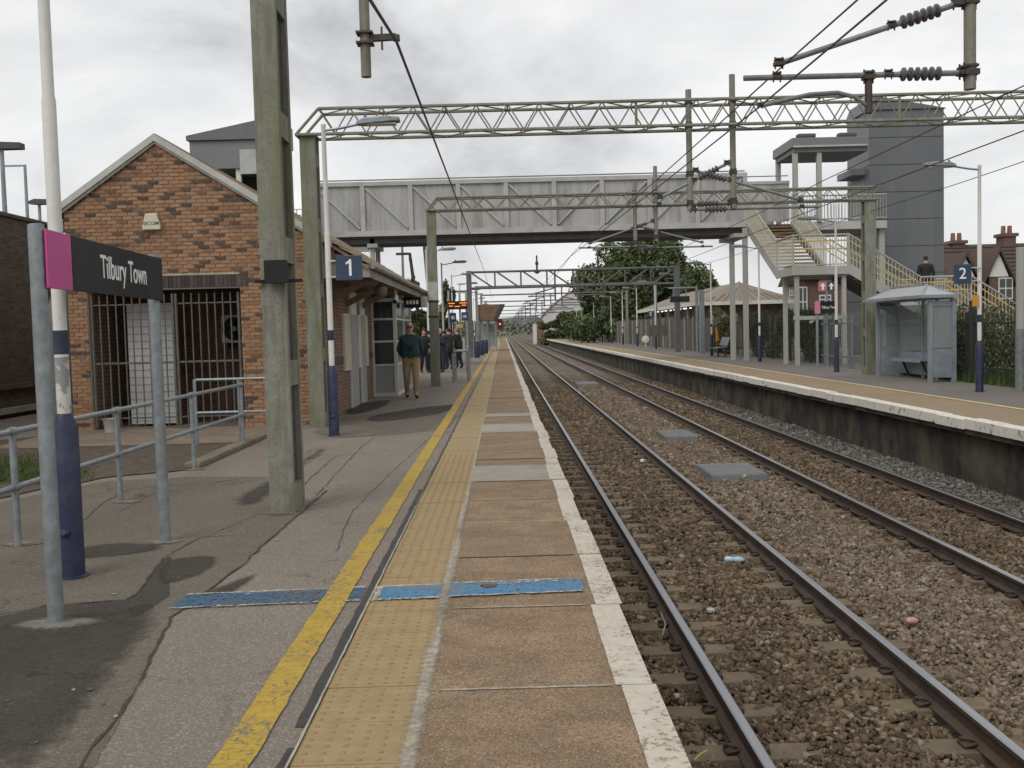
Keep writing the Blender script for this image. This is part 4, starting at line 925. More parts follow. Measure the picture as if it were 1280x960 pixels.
# roofs
def roof(xa, za, xb, zb, y0, y1, n, name):
    R = MB().prism([(xa, y0, za-.05), (xb, y0, zb-.05), (xb, y0, zb-.11), (xa, y0, za-.11)], (0, y1-y0, 0)).build(name, BOARD, B)
    d = Vector((xb-xa, 0, zb-za)); nn = Vector((-d.z, 0, d.x)).normalized(); nn = nn if nn.z > 0 else -nn
    for k in range(n):
        a = Vector((xa, 0, za))+d*(k/n); b = Vector((xa, 0, za))+d*min(1.0, (k+1.12)/n)
        mb = MB(); ny = int((y1-y0)/.30)
        for j in range(ny):      # a course of tiles, each with a raised roll
            p0, p1 = y0+j*(y1-y0)/ny, y0+(j+1)*(y1-y0)/ny; q = p0+(p1-p0)*.25
            lo, hi = a+nn*.0, b+nn*.03
            vs = []
            for yy, up in ((p0+.002, 0.), (p0+(p1-p0)*.14, .028), (q, 0.), (p1-.002, 0.)):
                vs += [Vector((lo.x, yy, lo.z-.03))+nn*up, Vector((hi.x, yy, hi.z-.03))+nn*up]
            mb.add(vs, [(0, 1, 3, 2), (2, 3, 5, 4), (4, 5, 7, 6)])
        mb.build('tile_course', TILE, R)
    return R
roof(AX, AZ, EX+.03, EZ+.0, BY0-.06, 33.5, 14, 'canopy_roof')
roof(AX, AZ, LXe-.06, LZe-.03, BY0-.06, BYE+.5, 7, 'rear_roof')
tube('ridge', TILE, B, [(AX, BY0-.07, AZ+.0), (AX, 33.5, AZ+.0)], .06, 8)
def barge(a, b, w_=.125):
    a, b = Vector(a), Vector(b)
    return MB().prism([a, b, b-Vector((0, 0, w_)), a-Vector((0, 0, w_))], (0, .035, 0)).build('barge_board', BARGE, B)
barge((AX-.0, BY0-.105, AZ+.05), (LXe-.08, BY0-.105, LZe+.0)); barge((AX, BY0-.107, AZ+.05), (-3.0, BY0-.107, roof_z(-3.0)+.05), .125)
barge((AX, BY0-.065, AZ-.07), (LXe-.06, BY0-.065, LZe-.12), .05); barge((AX, BY0-.067, AZ-.07), (-3.4, BY0-.067, roof_z(-3.4)-.07), .05)
MB().box(LXe-.1, LXe+.08, BY0-.03, BY0+.25, LZe-.38, LZe-.16).build('eaves_box', BARGE, B)
# boarded end of the canopy and its fascia
k = 0; x = SX+.02
while x < EX-.08:
    MB().box(x, min(x+.115, EX-.03), BY0+.05, BY0+.075, EZ-.05, roof_z(x+.1)-.1).build('end_board', BOARD, B); x += .12
FZ0, FZ1 = EZ-.24, EZ+.0
MB().box(SX-.35, EX+.035, BY0-.01, BY0+.03, FZ0, FZ1).build('fascia', FASCIA, B)
MB().box(EX, EX+.035, BY0+.031, 33.5, FZ0, FZ1).build('fascia', FASCIA, B)
MB().lathe([(.055, 0), (.055, 15.7)], (EX+.095, BY0, FZ1-.04), 10, (0, 1, 0)).build('gutter', FASCIA, B, smooth=True)
MB().box(SX, EX-.001, BY0+.08, 33.4, EZ-.14, EZ-.11).build('canopy_soffit', plain('soffit_board', (.24, .2, .16)), B)
for y in np.arange(19, 33, 2.2):
    MB().beam((SX, y, 2.25), (EX-.1, y, EZ-.18), .09, .12).build('canopy_bracket', BOARD, B)
# boards, doors and posters on the platform side
def wallbox(name, mat, y0, y1, z0, z1, th=.04, par=None): return MB().box(SX, SX+th, y0, y1, z0, z1).build(name, mat, par or B)
for (y0, y1) in ((20.6, 21.35), (22.55, 23.0), (23.75, 24.15)):
    f = wallbox('poster_board', FRAMEW, y0, y1, .85, 2.05, .05); wallbox('poster', CREAM, y0+.04, y1-.04, .89, 2.01, .056, f)
for (y0, y1) in ((21.55, 22.4), (23.1, 23.7)):
    f = wallbox('door_frame', FRAMEW, y0-.06, y1+.06, 0, 2.55, .04); wallbox('door', GREYDOOR, y0, y1, .02, 2.05, .052, f); wallbox('fanlight', FRAMEW, y0, y1, 2.1, 2.5, .05, f)
# glazed porch
PY, PX = 25.2, -2.72
for (x0, x1, y0, y1) in ((SX, SX+.06, PY, PY+.06), (PX-.09, PX, PY, PY+.09), (PX-.07, PX, PY+2.0, PY+2.07), (PX-.07, PX, PY+4.0, PY+4.1)):
    box('porch_post', FRAMEW, B, x0, x1, y0, y1, 0, 2.5)
for z in (.0, .78, 1.38, 1.95, 2.42):
    h_ = .09 if z in (0., 2.42) else .05
    box('porch_rail', FRAMEW, B, SX+.06, PX-.09, PY+.005, PY+.055, z, z+h_); box('porch_rail', FRAMEW, B, PX-.065, PX-.01, PY+.09, PY+4.0, z, z+h_)
for za, zb in ((.09, .78), (.83, 1.38), (1.43, 1.95), (2.0, 2.42)):
    m_ = GREYDOOR if za < .5 else GLASS_D
    box('porch_pane', m_, B, SX+.06, PX-.09, PY+.02, PY+.035, za, zb); box('porch_pane', m_, B, PX-.045, PX-.03, PY+.09, PY+4.0, za, zb)
# things under the canopy
t = thing('dome_camera', 'round brown dome camera under the canopy edge', 'camera', (-2.7, 20.2, 2.3)); c = P(476, 363, y=20.2)
t.location = (c.x, 20.2, c.z)
MB().lathe([(.03, .16), (.05, .1), (.13, .06), (.13, -.03), (.1, -.1), (.03, -.13)], (c.x, 20.2, c.z), 14).build('housing', plain('brown_dome', (.17, .12, .085), .4), t, smooth=True)
MB().tube([(c.x, 20.2, c.z+.14), (c.x, 20.2, EZ-.13)], .02, 8).build('stem', FASCIA, t)
t = thing('security_camera', 'white bullet camera hanging beneath the canopy', 'camera', (0, 0, 0)); c = P(494, 372, y=23.0); t.location = c
MB().tube([c+Vector((0, -.14, -.1)), c+Vector((0, .14, .03))], .06, 10).build('body', FRAMEW, t, smooth=True); MB().tube([c+Vector((0, .1, .02)), Vector((c.x, 23.1, EZ-.13))], .02, 8).build('bracket', FRAMEW, t)
MB().tube([c+Vector((0, -.155, -.107)), c+Vector((0, -.14, -.1))], .052, 10).build('lens', DARK, t)
c0 = P(503, 378, y=27)
t = thing('hanging_sign', 'dark hanging exit sign with pale end panel under canopy', 'sign', P(515, 378, y=27))
a, b = P(505, 385, y=27), P(526, 371, y=27); MB().box(a.x, b.x, 27, 27.06, a.z, b.z).build('panel', SIGN_D, t)
MB().box(b.x, b.x+.17, 27, 27.06, a.z-.0, b.z+.0).build('pale_panel', plain('pink_grey', (.4, .33, .32)), t)
for k_ in range(4): MB().box(a.x+.07+k_*.09, a.x+.125+k_*.09, 26.99, 27, a.z+.1, a.z+.2).build('mark', LETTER, t)
for x_ in (a.x+.05, b.x): MB().tube([(x_, 27.03, b.z), (x_, 27.03, EZ-.12)], .012, 6).build('hanger', IRON, t)
for k_, (y0, y1) in enumerate(((19.2, 20.3), (24.2, 25.4), (27.8, 29))):
    props(box('canopy_light', plain('light_housing', (.5, .48, .42)), None, -2.78, -2.66, y0, y1, EZ-.22, EZ-.145), ('canopy light nearest the boarded canopy end', 'canopy light above the white bullet camera', 'canopy light beyond the hanging sign')[k_], 'light fitting')
# alarm box
c = P(191, 278, y=BY0)
t = thing('alarm_box', 'cream alarm box high on the brick gable', 'alarm', (c.x, BY0-.02, c.z))
MB().prism([(c.x-.155, BY0-.012, c.z-.14), (c.x+.155, BY0-.012, c.z-.14), (c.x+.165, BY0-.012, c.z-.09), (c.x+.1, BY0-.012, c.z+.15), (c.x-.1, BY0-.012, c.z+.15), (c.x-.165, BY0-.012, c.z-.09)], (0, -.09, 0)).build('cover', M('aged_cream_plastic', (.55, .53, .40), .5, var=.08), t, bevel=.015)
text('SECOM', 'lettering', plain('dark_lettering', (.05, .06, .06)), t, (c.x, BY0-.104, c.z-.03), .085, (math.pi/2, 0, 0), .001)
# barred gates in the opening
BARS = M('dull_gate_steel', (.125, .12, .105), .7, .2, var=.3, scale=9)
def gate(x0, x1, label, z1=2.42, y=BY0+.06):
    t = thing('barred_gate', label, 'gate', ((x0+x1)/2, y, 0))
    n = int((x1-x0)/.135)
    for k in range(n+1):
        x = x0+(x1-x0)*k/n; rod('bar', BARS, t, (x, y, .06), (x, y, z1), .0135 if 0 < k < n else .026, 6)
    for z in (.2, 1.19, 2.24): rod('cross_rail', BARS, t, (x0, y+.02, z), (x1, y+.02, z), .02 if z == 1.19 else .014, 6)
gate(OX0+.05, -5.92, 'barred steel gate in front of the white panelled door'); gate(-5.86, OX1-.06, 'barred steel gate in front of the air conditioner')
t = thing('panel_door', 'white panelled door behind the barred gate', 'door', (-6.52, BY0+.6, 0))
box('door_leaf', M('white_metal_door', (.46, .46, .46), .5, var=.06, dirt=(.3, .3, .28)), t, -6.93, -6.1, BY0+.55, BY0+.6, .05, 2.25)
for k in range(16): MB().box(-6.92, -6.11, BY0+.545, BY0+.55, .1+k*.134, .1+k*.134+.012).build('rib', FASCIA, t)
t = thing('air_conditioner', 'white wall air conditioner with round fan behind the bars', 'air conditioner', (-5.1, BY0+1.8, 1.6))
MB().box(-5.5, -4.7, BY0+1.55, BY0+1.85, 1.5, 2.05).build('casing', M('ac_casing', (.42, .42, .38), .5), t, bevel=.02)
MB().lathe([(.23, -.006), (.23, .0)], (-5.24, BY0+1.545, 1.775), 20, (0, 1, 0)).build('fan_opening', DARK, t)
MB().lathe([(.05, -.02), (.05, 0)], (-5.24, BY0+1.54, 1.775), 12, (0, 1, 0)).build('fan_hub', GREYDOOR, t)
for k in range(5): a_ = k*1.256; MB().beam((-5.24, BY0+1.542, 1.775), (-5.24+.19*math.cos(a_), BY0+1.542, 1.775+.19*math.sin(a_)), .05, .006).build('fan_blade', plain('fan_grey', (.1, .1, .1)), t)
for x in (-5.4, -4.8): MB().box(x, x+.04, BY0+1.5, BY0+1.9, 1.42, 1.5).build('bracket', IRON, t)
c = P(139, 541, z=0)
t = thing('bucket', 'small pale bucket standing by the barred gate', 'bucket', c)
MB().lathe([(.10, 0), (.13, .24), (.14, .25), (.125, .25), (.095, .03)], c, 14).build('pail', plain('pale_plastic', (.42, .41, .36)), t, smooth=True)
MB().tube([c+Vector((-.13, 0, .22)), c+Vector((-.08, 0, .33)), c+Vector((.08, 0, .33)), c+Vector((.13, 0, .22))], .006, 6).build('handle', IRON, t)
# side fence between the gable and the old wall
t = thing('palisade_gate', 'rusty narrow palisade gate beside the gable', 'gate', (-8.6, 18.2, 0))
for k in range(6):
    x = -8.6+k*.13; MB().prism([(x, 18.2, .05), (x+.07, 18.2, .05), (x+.07, 18.2, 2.3), (x+.035, 18.2, 2.45), (x, 18.2, 2.3)], (0, .02, 0)).build('pale', GALV_D, t)
for z in (.4, 2.0): MB().box(-8.62, -7.85, 18.22, 18.26, z, z+.06).build('rail', GALV_D, t)
# old dark wall at the left edge
t = thing('old_brick_building', 'dark old brick building with stepped coping beyond the handrail', 'building', (-11.2, 20, 0))
MB().box(-12.5, -10.75, 9, 20.9, 0, 4.62).box(-12.5, -10.75, 20.9, 24.0, 0, 4.36).build('wall', BRICKOLD, t)
MB().box(-12.55, -10.7, 9, 20.9, 4.62, 4.70).build('coping', BRICKOLD, t); MB().box(-12.55, -10.7, 20.9, 24.05, 4.36, 4.44).build('coping', BRICKOLD, t)
MB().box(-10.75, -10.6, 9, 24.0, .1, .22).build('plinth', CONC, t); MB().box(-10.75, -10.62, 9, 24.0, .62, .72).build('ledge', BRICKOLD, t)
MB().box(-12.3, -10.9, 24.06, 25.8, 0, 3.7).build('grey_wall', M('grey_render', (.16, .18, .19), .8), t)
# street lamps beyond the wall
def car_park_lamp(px, ptop, y, label, head=.9, sg=1):
    b = P(px, 500, y=y); tp = P(px, ptop, y=y); t = thing('street_lamp', label, 'street lamp', (tp.x, y, 0))
    tube('column', GALV, t, [(tp.x, y, 0), (tp.x, y, tp.z)], [.09, .05], 10); 
    if head: MB().add([(tp.x+x, y+yy, tp.z+z) for x, wd, z0, z1 in ((-.35*head, .1, 0, .1), (-.1, .16, -.02, .16), (.6*head, .14, -.02, .13)) for (yy, z) in ((-wd, z0), (wd, z0), (wd, z1), (-wd, z1))], [(a*4+i, a*4+(i+1) % 4, a*4+4+(i+1) % 4, a*4+4+i) for a in range(2) for i in range(4)]+[(3, 2, 1, 0), (8, 9, 10, 11)]).build('lamp_head', plain('dark_lamp_grey', (.07, .075, .085)), t)
    return t
car_park_lamp(2, 186, 26, 'white car park lamp with dark head above the old wall')
car_park_lamp(49, 255, 34, 'low car park lamp with flat dark head behind the pole')
t = car_park_lamp(31, 206, 36, 'slender car park lamp with long square arm', 0); b_ = P(31, 207, y=36); a_ = P(6, 207, y=36); MB().beam((a_.x, 36, b_.z), (b_.x, 36, b_.z), .05, .06).build('arm', GALV, t)
# ================================================================== FOOTBRIDGE, LIFT TOWERS, STAIRS
FY = 44.0; FW = 2.6; BX0, BX1 = -8.2, 10.9; DZ = 6.05; PZ = 8.35
t = thing('footbridge', 'grey panelled steel footbridge crossing above both tracks', 'footbridge', ((BX0+BX1)/2, FY+FW/2, 0))
nP = 9; pw = (BX1-BX0)/nP
for face in (FY, FY+FW):
    for k in range(nP):
        a = BX0+k*pw
        pn = MB().box(a+.1, a+pw-.1, face+.05, face+.09, DZ+.12, PZ-.2).build('parapet_panel', BRIDGE, t)
        lo, hi = (DZ+.22, PZ-.3)
        if face == FY:
            if k < 5: MB().beam((a+.14, face+.01, hi), (a+pw-.14, face+.01, lo), .09, .07).build('diagonal_brace', BRIDGE_F, pn)
            else: MB().beam((a+.14, face+.01, lo), (a+pw-.14, face+.01, hi), .09, .07).build('diagonal_brace', BRIDGE_F, pn)
    for k in range(nP+1):
        a = BX0+k*pw; box('parapet_post', BRIDGE_F, t, a-.1, a+.1, face-.04, face+.1, DZ-.02, PZ-.02)
    box('top_beam', BRIDGE_F, t, BX0-.1, BX1+.1, face-.05, face+.11, PZ-.2, PZ-.021); box('bottom_beam', BRIDGE_F, t, BX0-.1, BX1+.1, face-.06, face+.12, DZ-.12, DZ+.12)
    rod('hand_rail', GALV_D, t, (BX0, face+.03, PZ+.06), (BX1, face+.03, PZ+.06), .03)
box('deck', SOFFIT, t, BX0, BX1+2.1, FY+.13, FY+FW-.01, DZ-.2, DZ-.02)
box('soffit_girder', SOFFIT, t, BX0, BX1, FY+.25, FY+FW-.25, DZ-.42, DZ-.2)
for x, y in ((-5.75, FY+.35), (-5.75, FY+FW-.35), (10.45, FY+.75), (10.78, FY-.35)):
        MB().box(x-.1, x+.1, y-.1, y+.1, 0, DZ-.2).build('leg', STEELP, t)
box('cross_head', STEELP, t, -5.95, -5.5, FY+.1, FY+FW-.1, DZ-.6, DZ-.43); box('cross_head', STEELP, t, 10.25, 10.9, FY-.5, FY+FW-.1, DZ-.6, DZ-.43)
box('side_bracing', STEELP, t, -7.8, -5.9, FY+.3, FY+.5, DZ-.75, DZ-.55)
# stair on platform one, behind the canopy
MB().beam((-3.6, FY+FW, DZ-.2), (-3.6, FY+FW+4.6, .2), .08, 1.1).build('platform_one_stringer', BRIDGE_F, t)
# lift towers
def panels(parent, x0, x1, y0, y1, z0, z1, mat, n, slope_=0.):
    h = (z1-z0)/n
    for k in range(n):
        za, zb = z0+k*h, z0+(k+1)*h-.03
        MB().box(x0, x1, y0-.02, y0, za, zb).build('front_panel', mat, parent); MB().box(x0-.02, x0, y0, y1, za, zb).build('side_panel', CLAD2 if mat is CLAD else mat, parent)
    MB().box(x0+.005, x1-.0, y0+.002, y1, z0, z1).build('core', MAST_IN, parent)
TY = 46.0
t = thing('lift_tower', 'tall anthracite clad lift tower at the stairs of platform two', 'lift tower', (18.9, TY+1.4, 0))
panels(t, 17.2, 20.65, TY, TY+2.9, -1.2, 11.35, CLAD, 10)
MB().prism([(17.1, TY-.1, 11.35), (20.75, TY-.1, 11.35), (17.35, TY-.1, 12.0)], (0, 3.1, 0)).build('mono_roof', CLAD, t)
for y0, zz in ((TY-.03, 8.3), (TY-.03, 5.2)): pass
box('lift_door', GREYDOOR, t, 17.175, 17.18, TY+.7, TY+2.1, DZ, DZ+2.2); box('door_hood', CLAD2, t, 16.5, 17.17, TY+.4, TY+2.4, 8.45, 8.75)
# bridge landing by the lift, with its canopy
cx0, cx1 = P(990, 185, y=FY-.6).x, P(1086, 185, y=FY-.6).x; CZ1, CZ0 = P(1040, 171, y=FY-.6).z, P(1040, 189, y=FY-.6).z
t = thing('landing_canopy', 'flat grey canopy on posts between footbridge and lift tower', 'canopy', ((cx0+cx1)/2, FY+1, 0))
box('roof_slab', CLAD2, t, cx0, cx1, FY-.6, FY+2.5, CZ0+.2, CZ1, bevel=.03)
box('fascia_line', BRIDGE_F, t, cx0+.05, cx1-.05, FY-.63, FY-.605, CZ0+.2, CZ0+.28); box('gutter', CLAD, t, cx0+.1, cx1, FY-.5, FY+2.4, CZ0, CZ0+.2)
for x, y_ in ((cx0+.1, FY-.45), (cx0+.1, FY+2.2), (cx0+1.15, FY-.45)): box('post', STEELP, t, x, x+.2, y_, y_+.2, DZ, CZ0)
for x in (cx0+.3, cx0+2.1): box('flood_light', plain('flood_grey', (.09, .09, .1)), t, x, x+.8, FY-.5, FY-.1, CZ1+.02, CZ1+.2, bevel=.05)
t = thing('bridge_end_parapet', 'lower grey parapet between the footbridge and the landing canopy', 'parapet', (11.9, FY, DZ))
box('panel', BRIDGE, t, 11.02, cx0+.05, FY+.05, FY+.1, DZ+.1, PZ-.55); box('top_beam', BRIDGE_F, t, 11.02, cx0+.05, FY-.0, FY+.12, PZ-.549, PZ-.42); rod('hand_rail', GALV_D, t, (11.02, FY+.05, PZ-.2), (cx0, FY+.05, PZ-.2), .025)
box('rear_panel', BRIDGE, t, 11.02, cx0+.05, FY+FW, FY+FW+.05, DZ+.1, PZ-.55)
t = thing('bridge_landing', 'grey landing with white bar railings beside the lift tower', 'landing', (15, FY+1, 0))
box('deck', BRIDGE_F, t, 13.0, 17.1, FY-.3, FY+FW+1, DZ-.35, DZ)
for z in (DZ+1.15, DZ+.12): rod('rail', STEELP, t, (13.0, FY-.25, z), (17.1, FY-.25, z), .035)
for k in range(32): rod('baluster', STEELP, t, (13.05+k*.13, FY-.25, DZ+.1), (13.05+k*.13, FY-.25, DZ+1.15), .016)
for k in range(26): rod('rear_baluster', STEELP, t, (13.05+k*.16, FY+FW, DZ+.0), (13.05+k*.16, FY+FW, DZ+1.1), .016)
for x in (16.5, 16.95): box('leg', STEELP, t, x-.12, x+.12, FY-.1, FY+.14, 0, DZ-.35)
# staircase: down towards the camera, landing, then away to the right
t = thing('staircase', 'pale steel staircase with yellow handrails and brown treads at platform two', 'staircase', (12, 38, 0))
SX0, SX1 = 10.92, 12.95; LY0, LY1 = 37.0, 39.2; LZ = 3.72
n = 14; sy0 = FY-.05
for k in range(n):
    y1 = sy0-(sy0-LY1)*k/n; y0 = sy0-(sy0-LY1)*(k+1)/n; z = DZ-(DZ-LZ)*(k+1)/n
    box('step', TREAD, t, SX0+.06, SX1-.06, y0-.03, y1, z-.055, z)
def stair_side(x, name_):
    MB().prism([(x, sy0, DZ-.35), (x, sy0, DZ+.1), (x, LY1, LZ+.1), (x, LY1, LZ-.35)], (.06, 0, 0)).build('stringer', STEELP, t)
    mb = MB()
    for k in range(44):
        f = k/43; y = sy0+(LY1-sy0)*f; z = DZ+(LZ-DZ)*f; mb.tube([(x+.03, y, z), (x+.03, y, z+1.12)], .013, 5)
    mb.build('balusters', CREAMB, t, kind='stuff')
    rod('top_rail', STEELP, t, (x+.03, sy0, DZ+1.15), (x+.03, LY1, LZ+1.15), .035)
    for h_ in (.98, .68): rod('handrail', RAILY, t, (x+.11, sy0, DZ+h_), (x+.11, LY1, LZ+h_), .026)
stair_side(SX0, 'l'); stair_side(SX1-.06, 'r')
box('landing_slab', STEELP, t, SX0, SX1+.1, LY0, LY1, LZ-.32, LZ)
def rail_run(p, q, nb, yel=True, key='landing'):
    p, q = Vector(p), Vector(q); up = Vector((0, 0, 1)); mb = MB()
    for k in range(nb+1):
        a = p.lerp(q, k/nb); mb.tube([a+up*.05, a+up*1.14], .013, 5)
    mb.build('balusters', CREAMB, t, kind='stuff')
    rod('top_rail', STEELP, t, p+up*1.16, q+up*1.16, .034); rod('bottom_rail', STEELP, t, p+up*.06, q+up*.06, .025)
    for k in (0, 1): rod('post', STEELP, t, (p, q)[k], (p, q)[k]+up*1.2, .035)
    if yel:
        off = Vector((0, .08, 0)) if abs(p.x-q.x) > abs(p.y-q.y) else Vector((.08, 0, 0))
        for h_ in (.95, .65): rod('handrail', RAILY, t, p+up*h_+off, q+up*h_+off, .028)
rail_run((SX0+.03, LY1, LZ), (SX0+.03, LY0+.05, LZ), 18); rail_run((SX0+.05, LY0+.05, LZ), (SX1+.05, LY0+.05, LZ), 18)
FX1, FX2, FX3 = 15.75, 17.65, 22.4; MZ = 2.05; EZ2 = -1.0
for (xa, za, xb, zb, nn) in ((SX1+.1, LZ, FX1, MZ, 10), (FX2, MZ, FX3, EZ2, 18)):
    for yy in (LY0, LY1-.06):
        MB().prism([(xa, yy, za-.33), (xa, yy, za+.05), (xb, yy, zb+.05), (xb, yy, zb-.33)], (0, .06, 0)).build('stringer', STEELP, t)
        rail_run((xa, yy+.03, za), (xb, yy+.03, zb), int((xb-xa)/.13))
    for k in range(nn):
        x0 = xa+(xb-xa)*k/nn; x1 = xa+(xb-xa)*(k+1)/nn; z = za+(zb-za)*(k+1)/nn; box('step', TREAD, t, x0, x1+.02, LY0+.07, LY1-.07, z-.12, z)
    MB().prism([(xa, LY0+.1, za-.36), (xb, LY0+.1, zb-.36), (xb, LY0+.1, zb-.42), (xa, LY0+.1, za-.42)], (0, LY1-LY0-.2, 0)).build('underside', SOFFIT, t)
box('middle_landing', STEELP, t, FX1, FX2, LY0, LY1, MZ-.3, MZ)
rail_run((FX1, LY0+.03, MZ), (FX2, LY0+.03, MZ), 15); rail_run((FX1, LY1-.03, MZ), (FX2, LY1-.03, MZ), 15)
for x, y in ((11.12, LY0+.2), (11.2, LY1-.2), (12.9, LY0+.2)): box('column', STEELP, t, x-.075, x+.075, y-.075, y+.075, 0, LZ-.32)
for x in (15.9, 17.5): box('column', STEELP, t, x-.09, x+.09, LY0+.3, LY0+.48, -1, MZ-.3)
box('cross_beam', STEELP, t, 11.0, 13.0, LY0+.12, LY0+.28, 1.72, 1.86)
for x in (11.6, 12.75): MB().beam((x, LY0+.2, 1.6), (x+.2*(1 if x < 12 else -1), LY0+.2, 1.76), .1, .1).build('gusset', STEELP, t)
# lift tower on platform one, behind the gable
t = thing('lift_tower', 'grey clad lift tower rising behind the brick gable', 'lift tower', (-13, 45, 0))
a = P(237, 172, y=44); b = P(345, 145, y=44)
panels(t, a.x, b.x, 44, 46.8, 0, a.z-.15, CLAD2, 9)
MB().prism([(a.x-.12, 43.85, a.z-.15), (b.x+.1, 43.85, a.z-.15), (b.x+.1, 43.85, b.z), (a.x-.12, 43.85, a.z+.05)], (0, 3.1, 0)).build('mono_roof', CLAD, t)
t = thing('landing_canopy', 'small grey landing canopy with white post behind the gable', 'canopy', (-12, 42, 0))
c0, c1 = P(243, 190, y=41.5), P(345, 206, y=41.5)
box('roof_slab', CLAD2, t, c0.x, c1.x, 41.5, 43.8, c1.z-.1, c0.z); box('fascia', BRIDGE_F, t, P(300, 200, y=41.5).x, c1.x, 41.46, 41.5, c1.z-.35, c0.z+.05)
xq = P(298, 220, y=41.6).x; box('post', FRAMEW, t, xq-.1, xq+.1, 41.6, 41.8, 5.9, c1.z-.1); box('floor', SOFFIT, t, c0.x, c1.x, 41.5, 43.8, 5.7, 5.9)
box('rear_wall', DARK, t, c0.x+.1, c1.x, 43.7, 43.82, 5.9, c1.z-.1)
for x in (c0.x+.2, c1.x-.2): box('leg', STEELP, t, x-.1, x+.1, 41.7, 41.9, 0, 5.7)
t = thing('mesh_railing', 'white mesh railing on the footbridge approach behind mast', 'railing', (-9.4, FY, DZ))
for k in range(9): rod('upright', STEELP, t, (-10.2+k*.24, FY, DZ-.05), (-10.2+k*.24, FY, DZ+1.15), .018)
for k in range(5): rod('rail', STEELP, t, (-10.2, FY, DZ+.15+k*.25), (-8.25, FY, DZ+.15+k*.25), .016)
box('approach_deck', BRIDGE_F, t, -10.4, -8.25, FY, FY+FW, DZ-.3, DZ-.05)
for y_ in (FY+.3, FY+FW-.3): box('leg', STEELP, t, -10.2, -10.0, y_-.1, y_+.1, 0, DZ-.3)
# ================================================================== PLATFORM TWO THINGS
# waiting shelter
S0, S1 = 24.95, 28.55; SXa, SXb = 10.82, 11.42; SH = 2.12
t = thing('waiting_shelter', 'blue-grey open waiting shelter with hipped roof on platform two', 'shelter', ((SXa+SXb)/2, (S0+S1)/2, 0))
for x, y, w_ in ((SXa, S0, .1), (SXb, S0, .1), (SXa, S1-.1, .09), (SXb, S1-.1, .09), (SXb, (S0+S1)/2, .07), (SXb, S0+.95, .06)):
    box('post', SHELT, t, x, x+w_, y, y+w_, 0, SH)
ep = box('end_kickboard', SHELT, t, SXa+.1, SXb, S0+.03, S0+.07, .12, .85); box('end_rail', SHELT, t, SXa+.1, SXb, S0+.02, S0+.08, .88, 1.0); box('end_rail', SHELT, t, SXa+.1, SXb, S0+.02, S0+.08, SH-.18, SH-.05)
box('end_glazing', GLASS_C, t, SXa+.1, SXb, S0+.04, S0+.05, 1.0, SH-.18)
box('far_end_panel', SHELT, t, SXa+.09, SXb, S1-.07, S1-.04, .1, .85); box('far_end_glazing', GLASS_C, t, SXa+.09, SXb, S1-.06, S1-.05, .85, SH-.1)
box('back_panel', SHELT, t, SXb+.02, SXb+.05, S0+.1, S1-.1, .1, .72)
for (ya, yb) in ((S0+.1, S0+.95), (S0+1.01, (S0+S1)/2), ((S0+S1)/2+.07, S1-.1)): box('back_pane', GLASS_C, t, SXb+.03, SXb+.04, ya, yb, .74, SH-.1)
box('top_rail', SHELT, t, SXa, SXb+.1, S0+.1, S1-.1, SH, SH+.09)
ov = .14; x0, x1, y0, y1 = SXa-.24, SXb+.1, S0-.1, S1+.3; zr = SH+.09
rx = (x0+x1)/2; ry0, ry1 = y0+.75, y1-.9
rf = MB().add([(x0, y0, zr), (x1, y0, zr), (x1, y1, zr), (x0, y1, zr), (rx, ry0, zr+.3), (rx, ry1, zr+.3)], [(0, 1, 4), (1, 2, 5, 4), (2, 3, 5), (3, 0, 4, 5), (3, 2, 1, 0)]).build('roof', M('shelter_roof', (.34, .355, .36), .55, var=.1, scale=3, dirt=(.25, .26, .25)), t)
box('roof_edge', SHELT, rf, x0-.02, x0+.02, y0, y1, zr-.06, zr+.02); box('roof_edge', SHELT, rf, x0+.021, x1, y0-.02, y0+.02, zr-.06, zr+.02)
for (p, q) in (((x0, y0, zr), (rx, ry0, zr+.3)), ((x1, y0, zr), (rx, ry0, zr+.3)), ((rx, ry0, zr+.31), (rx, ry1, zr+.31)), ((x0, y1, zr), (rx, ry1, zr+.3))): beam('roof_rib', SHELT, rf, p, q, .06, .03)
t2 = thing('shelter_seat', 'narrow grey perch seat inside the waiting shelter', 'seat', (11.25, 27, 0))
box('seat_plate', SHELT, t2, SXb-.36, SXb-.01, S0+1.1, S1-.5, .5, .54); box('seat_lip', SHELT, t2, SXb-.37, SXb-.361, S0+1.1, S1-.5, .46, .54)
for y in (S0+1.4, S1-.9): MB().beam((SXb-.2, y, .5), (SXb-.02, y, .1), .05, .05).build('bracket', IRON, t2)
# number of galvanised posts, name board and direction sign at the stairs
c = P(1022, 459, z=0); z0, z1 = P(1022, 392, y=c.y).z, P(1022, 377, y=c.y).z; xl, xr = c.x+.02, P(1044, 385, y=c.y).x
t = thing('station_name_board', 'small name board on platform two under the stairs', 'sign', c)
for x in (c.x, xr): MB().lathe([(.05, 0), (.05, z1+.03)], (x, c.y, 0), 10).build('post', GALV, t, smooth=True)
box('magenta_panel', plain('faded_magenta', (.5, .2, .26)), t, c.x-.1, c.x+.09, c.y-.08, c.y-.05, z0, z1); box('name_panel', SIGN_D, t, c.x+.095, xr+.06, c.y-.08, c.y-.05, z0, z1)
text('Tilbury Town', 'lettering', LETTER, t, ((c.x+xr)/2+.08, c.y-.083, (z0+z1)/2), .13, (math.pi/2, 0, 0), .001, .75)
a, b = P(1023, 364, y=c.y+.4), P(1044, 352, y=c.y+.4); m_x = P(1034, 358, y=c.y+.4).x
t = thing('direction_sign', 'pink and navy sign with white arrows under the stairs', 'sign', (m_x, c.y+.4, 0))
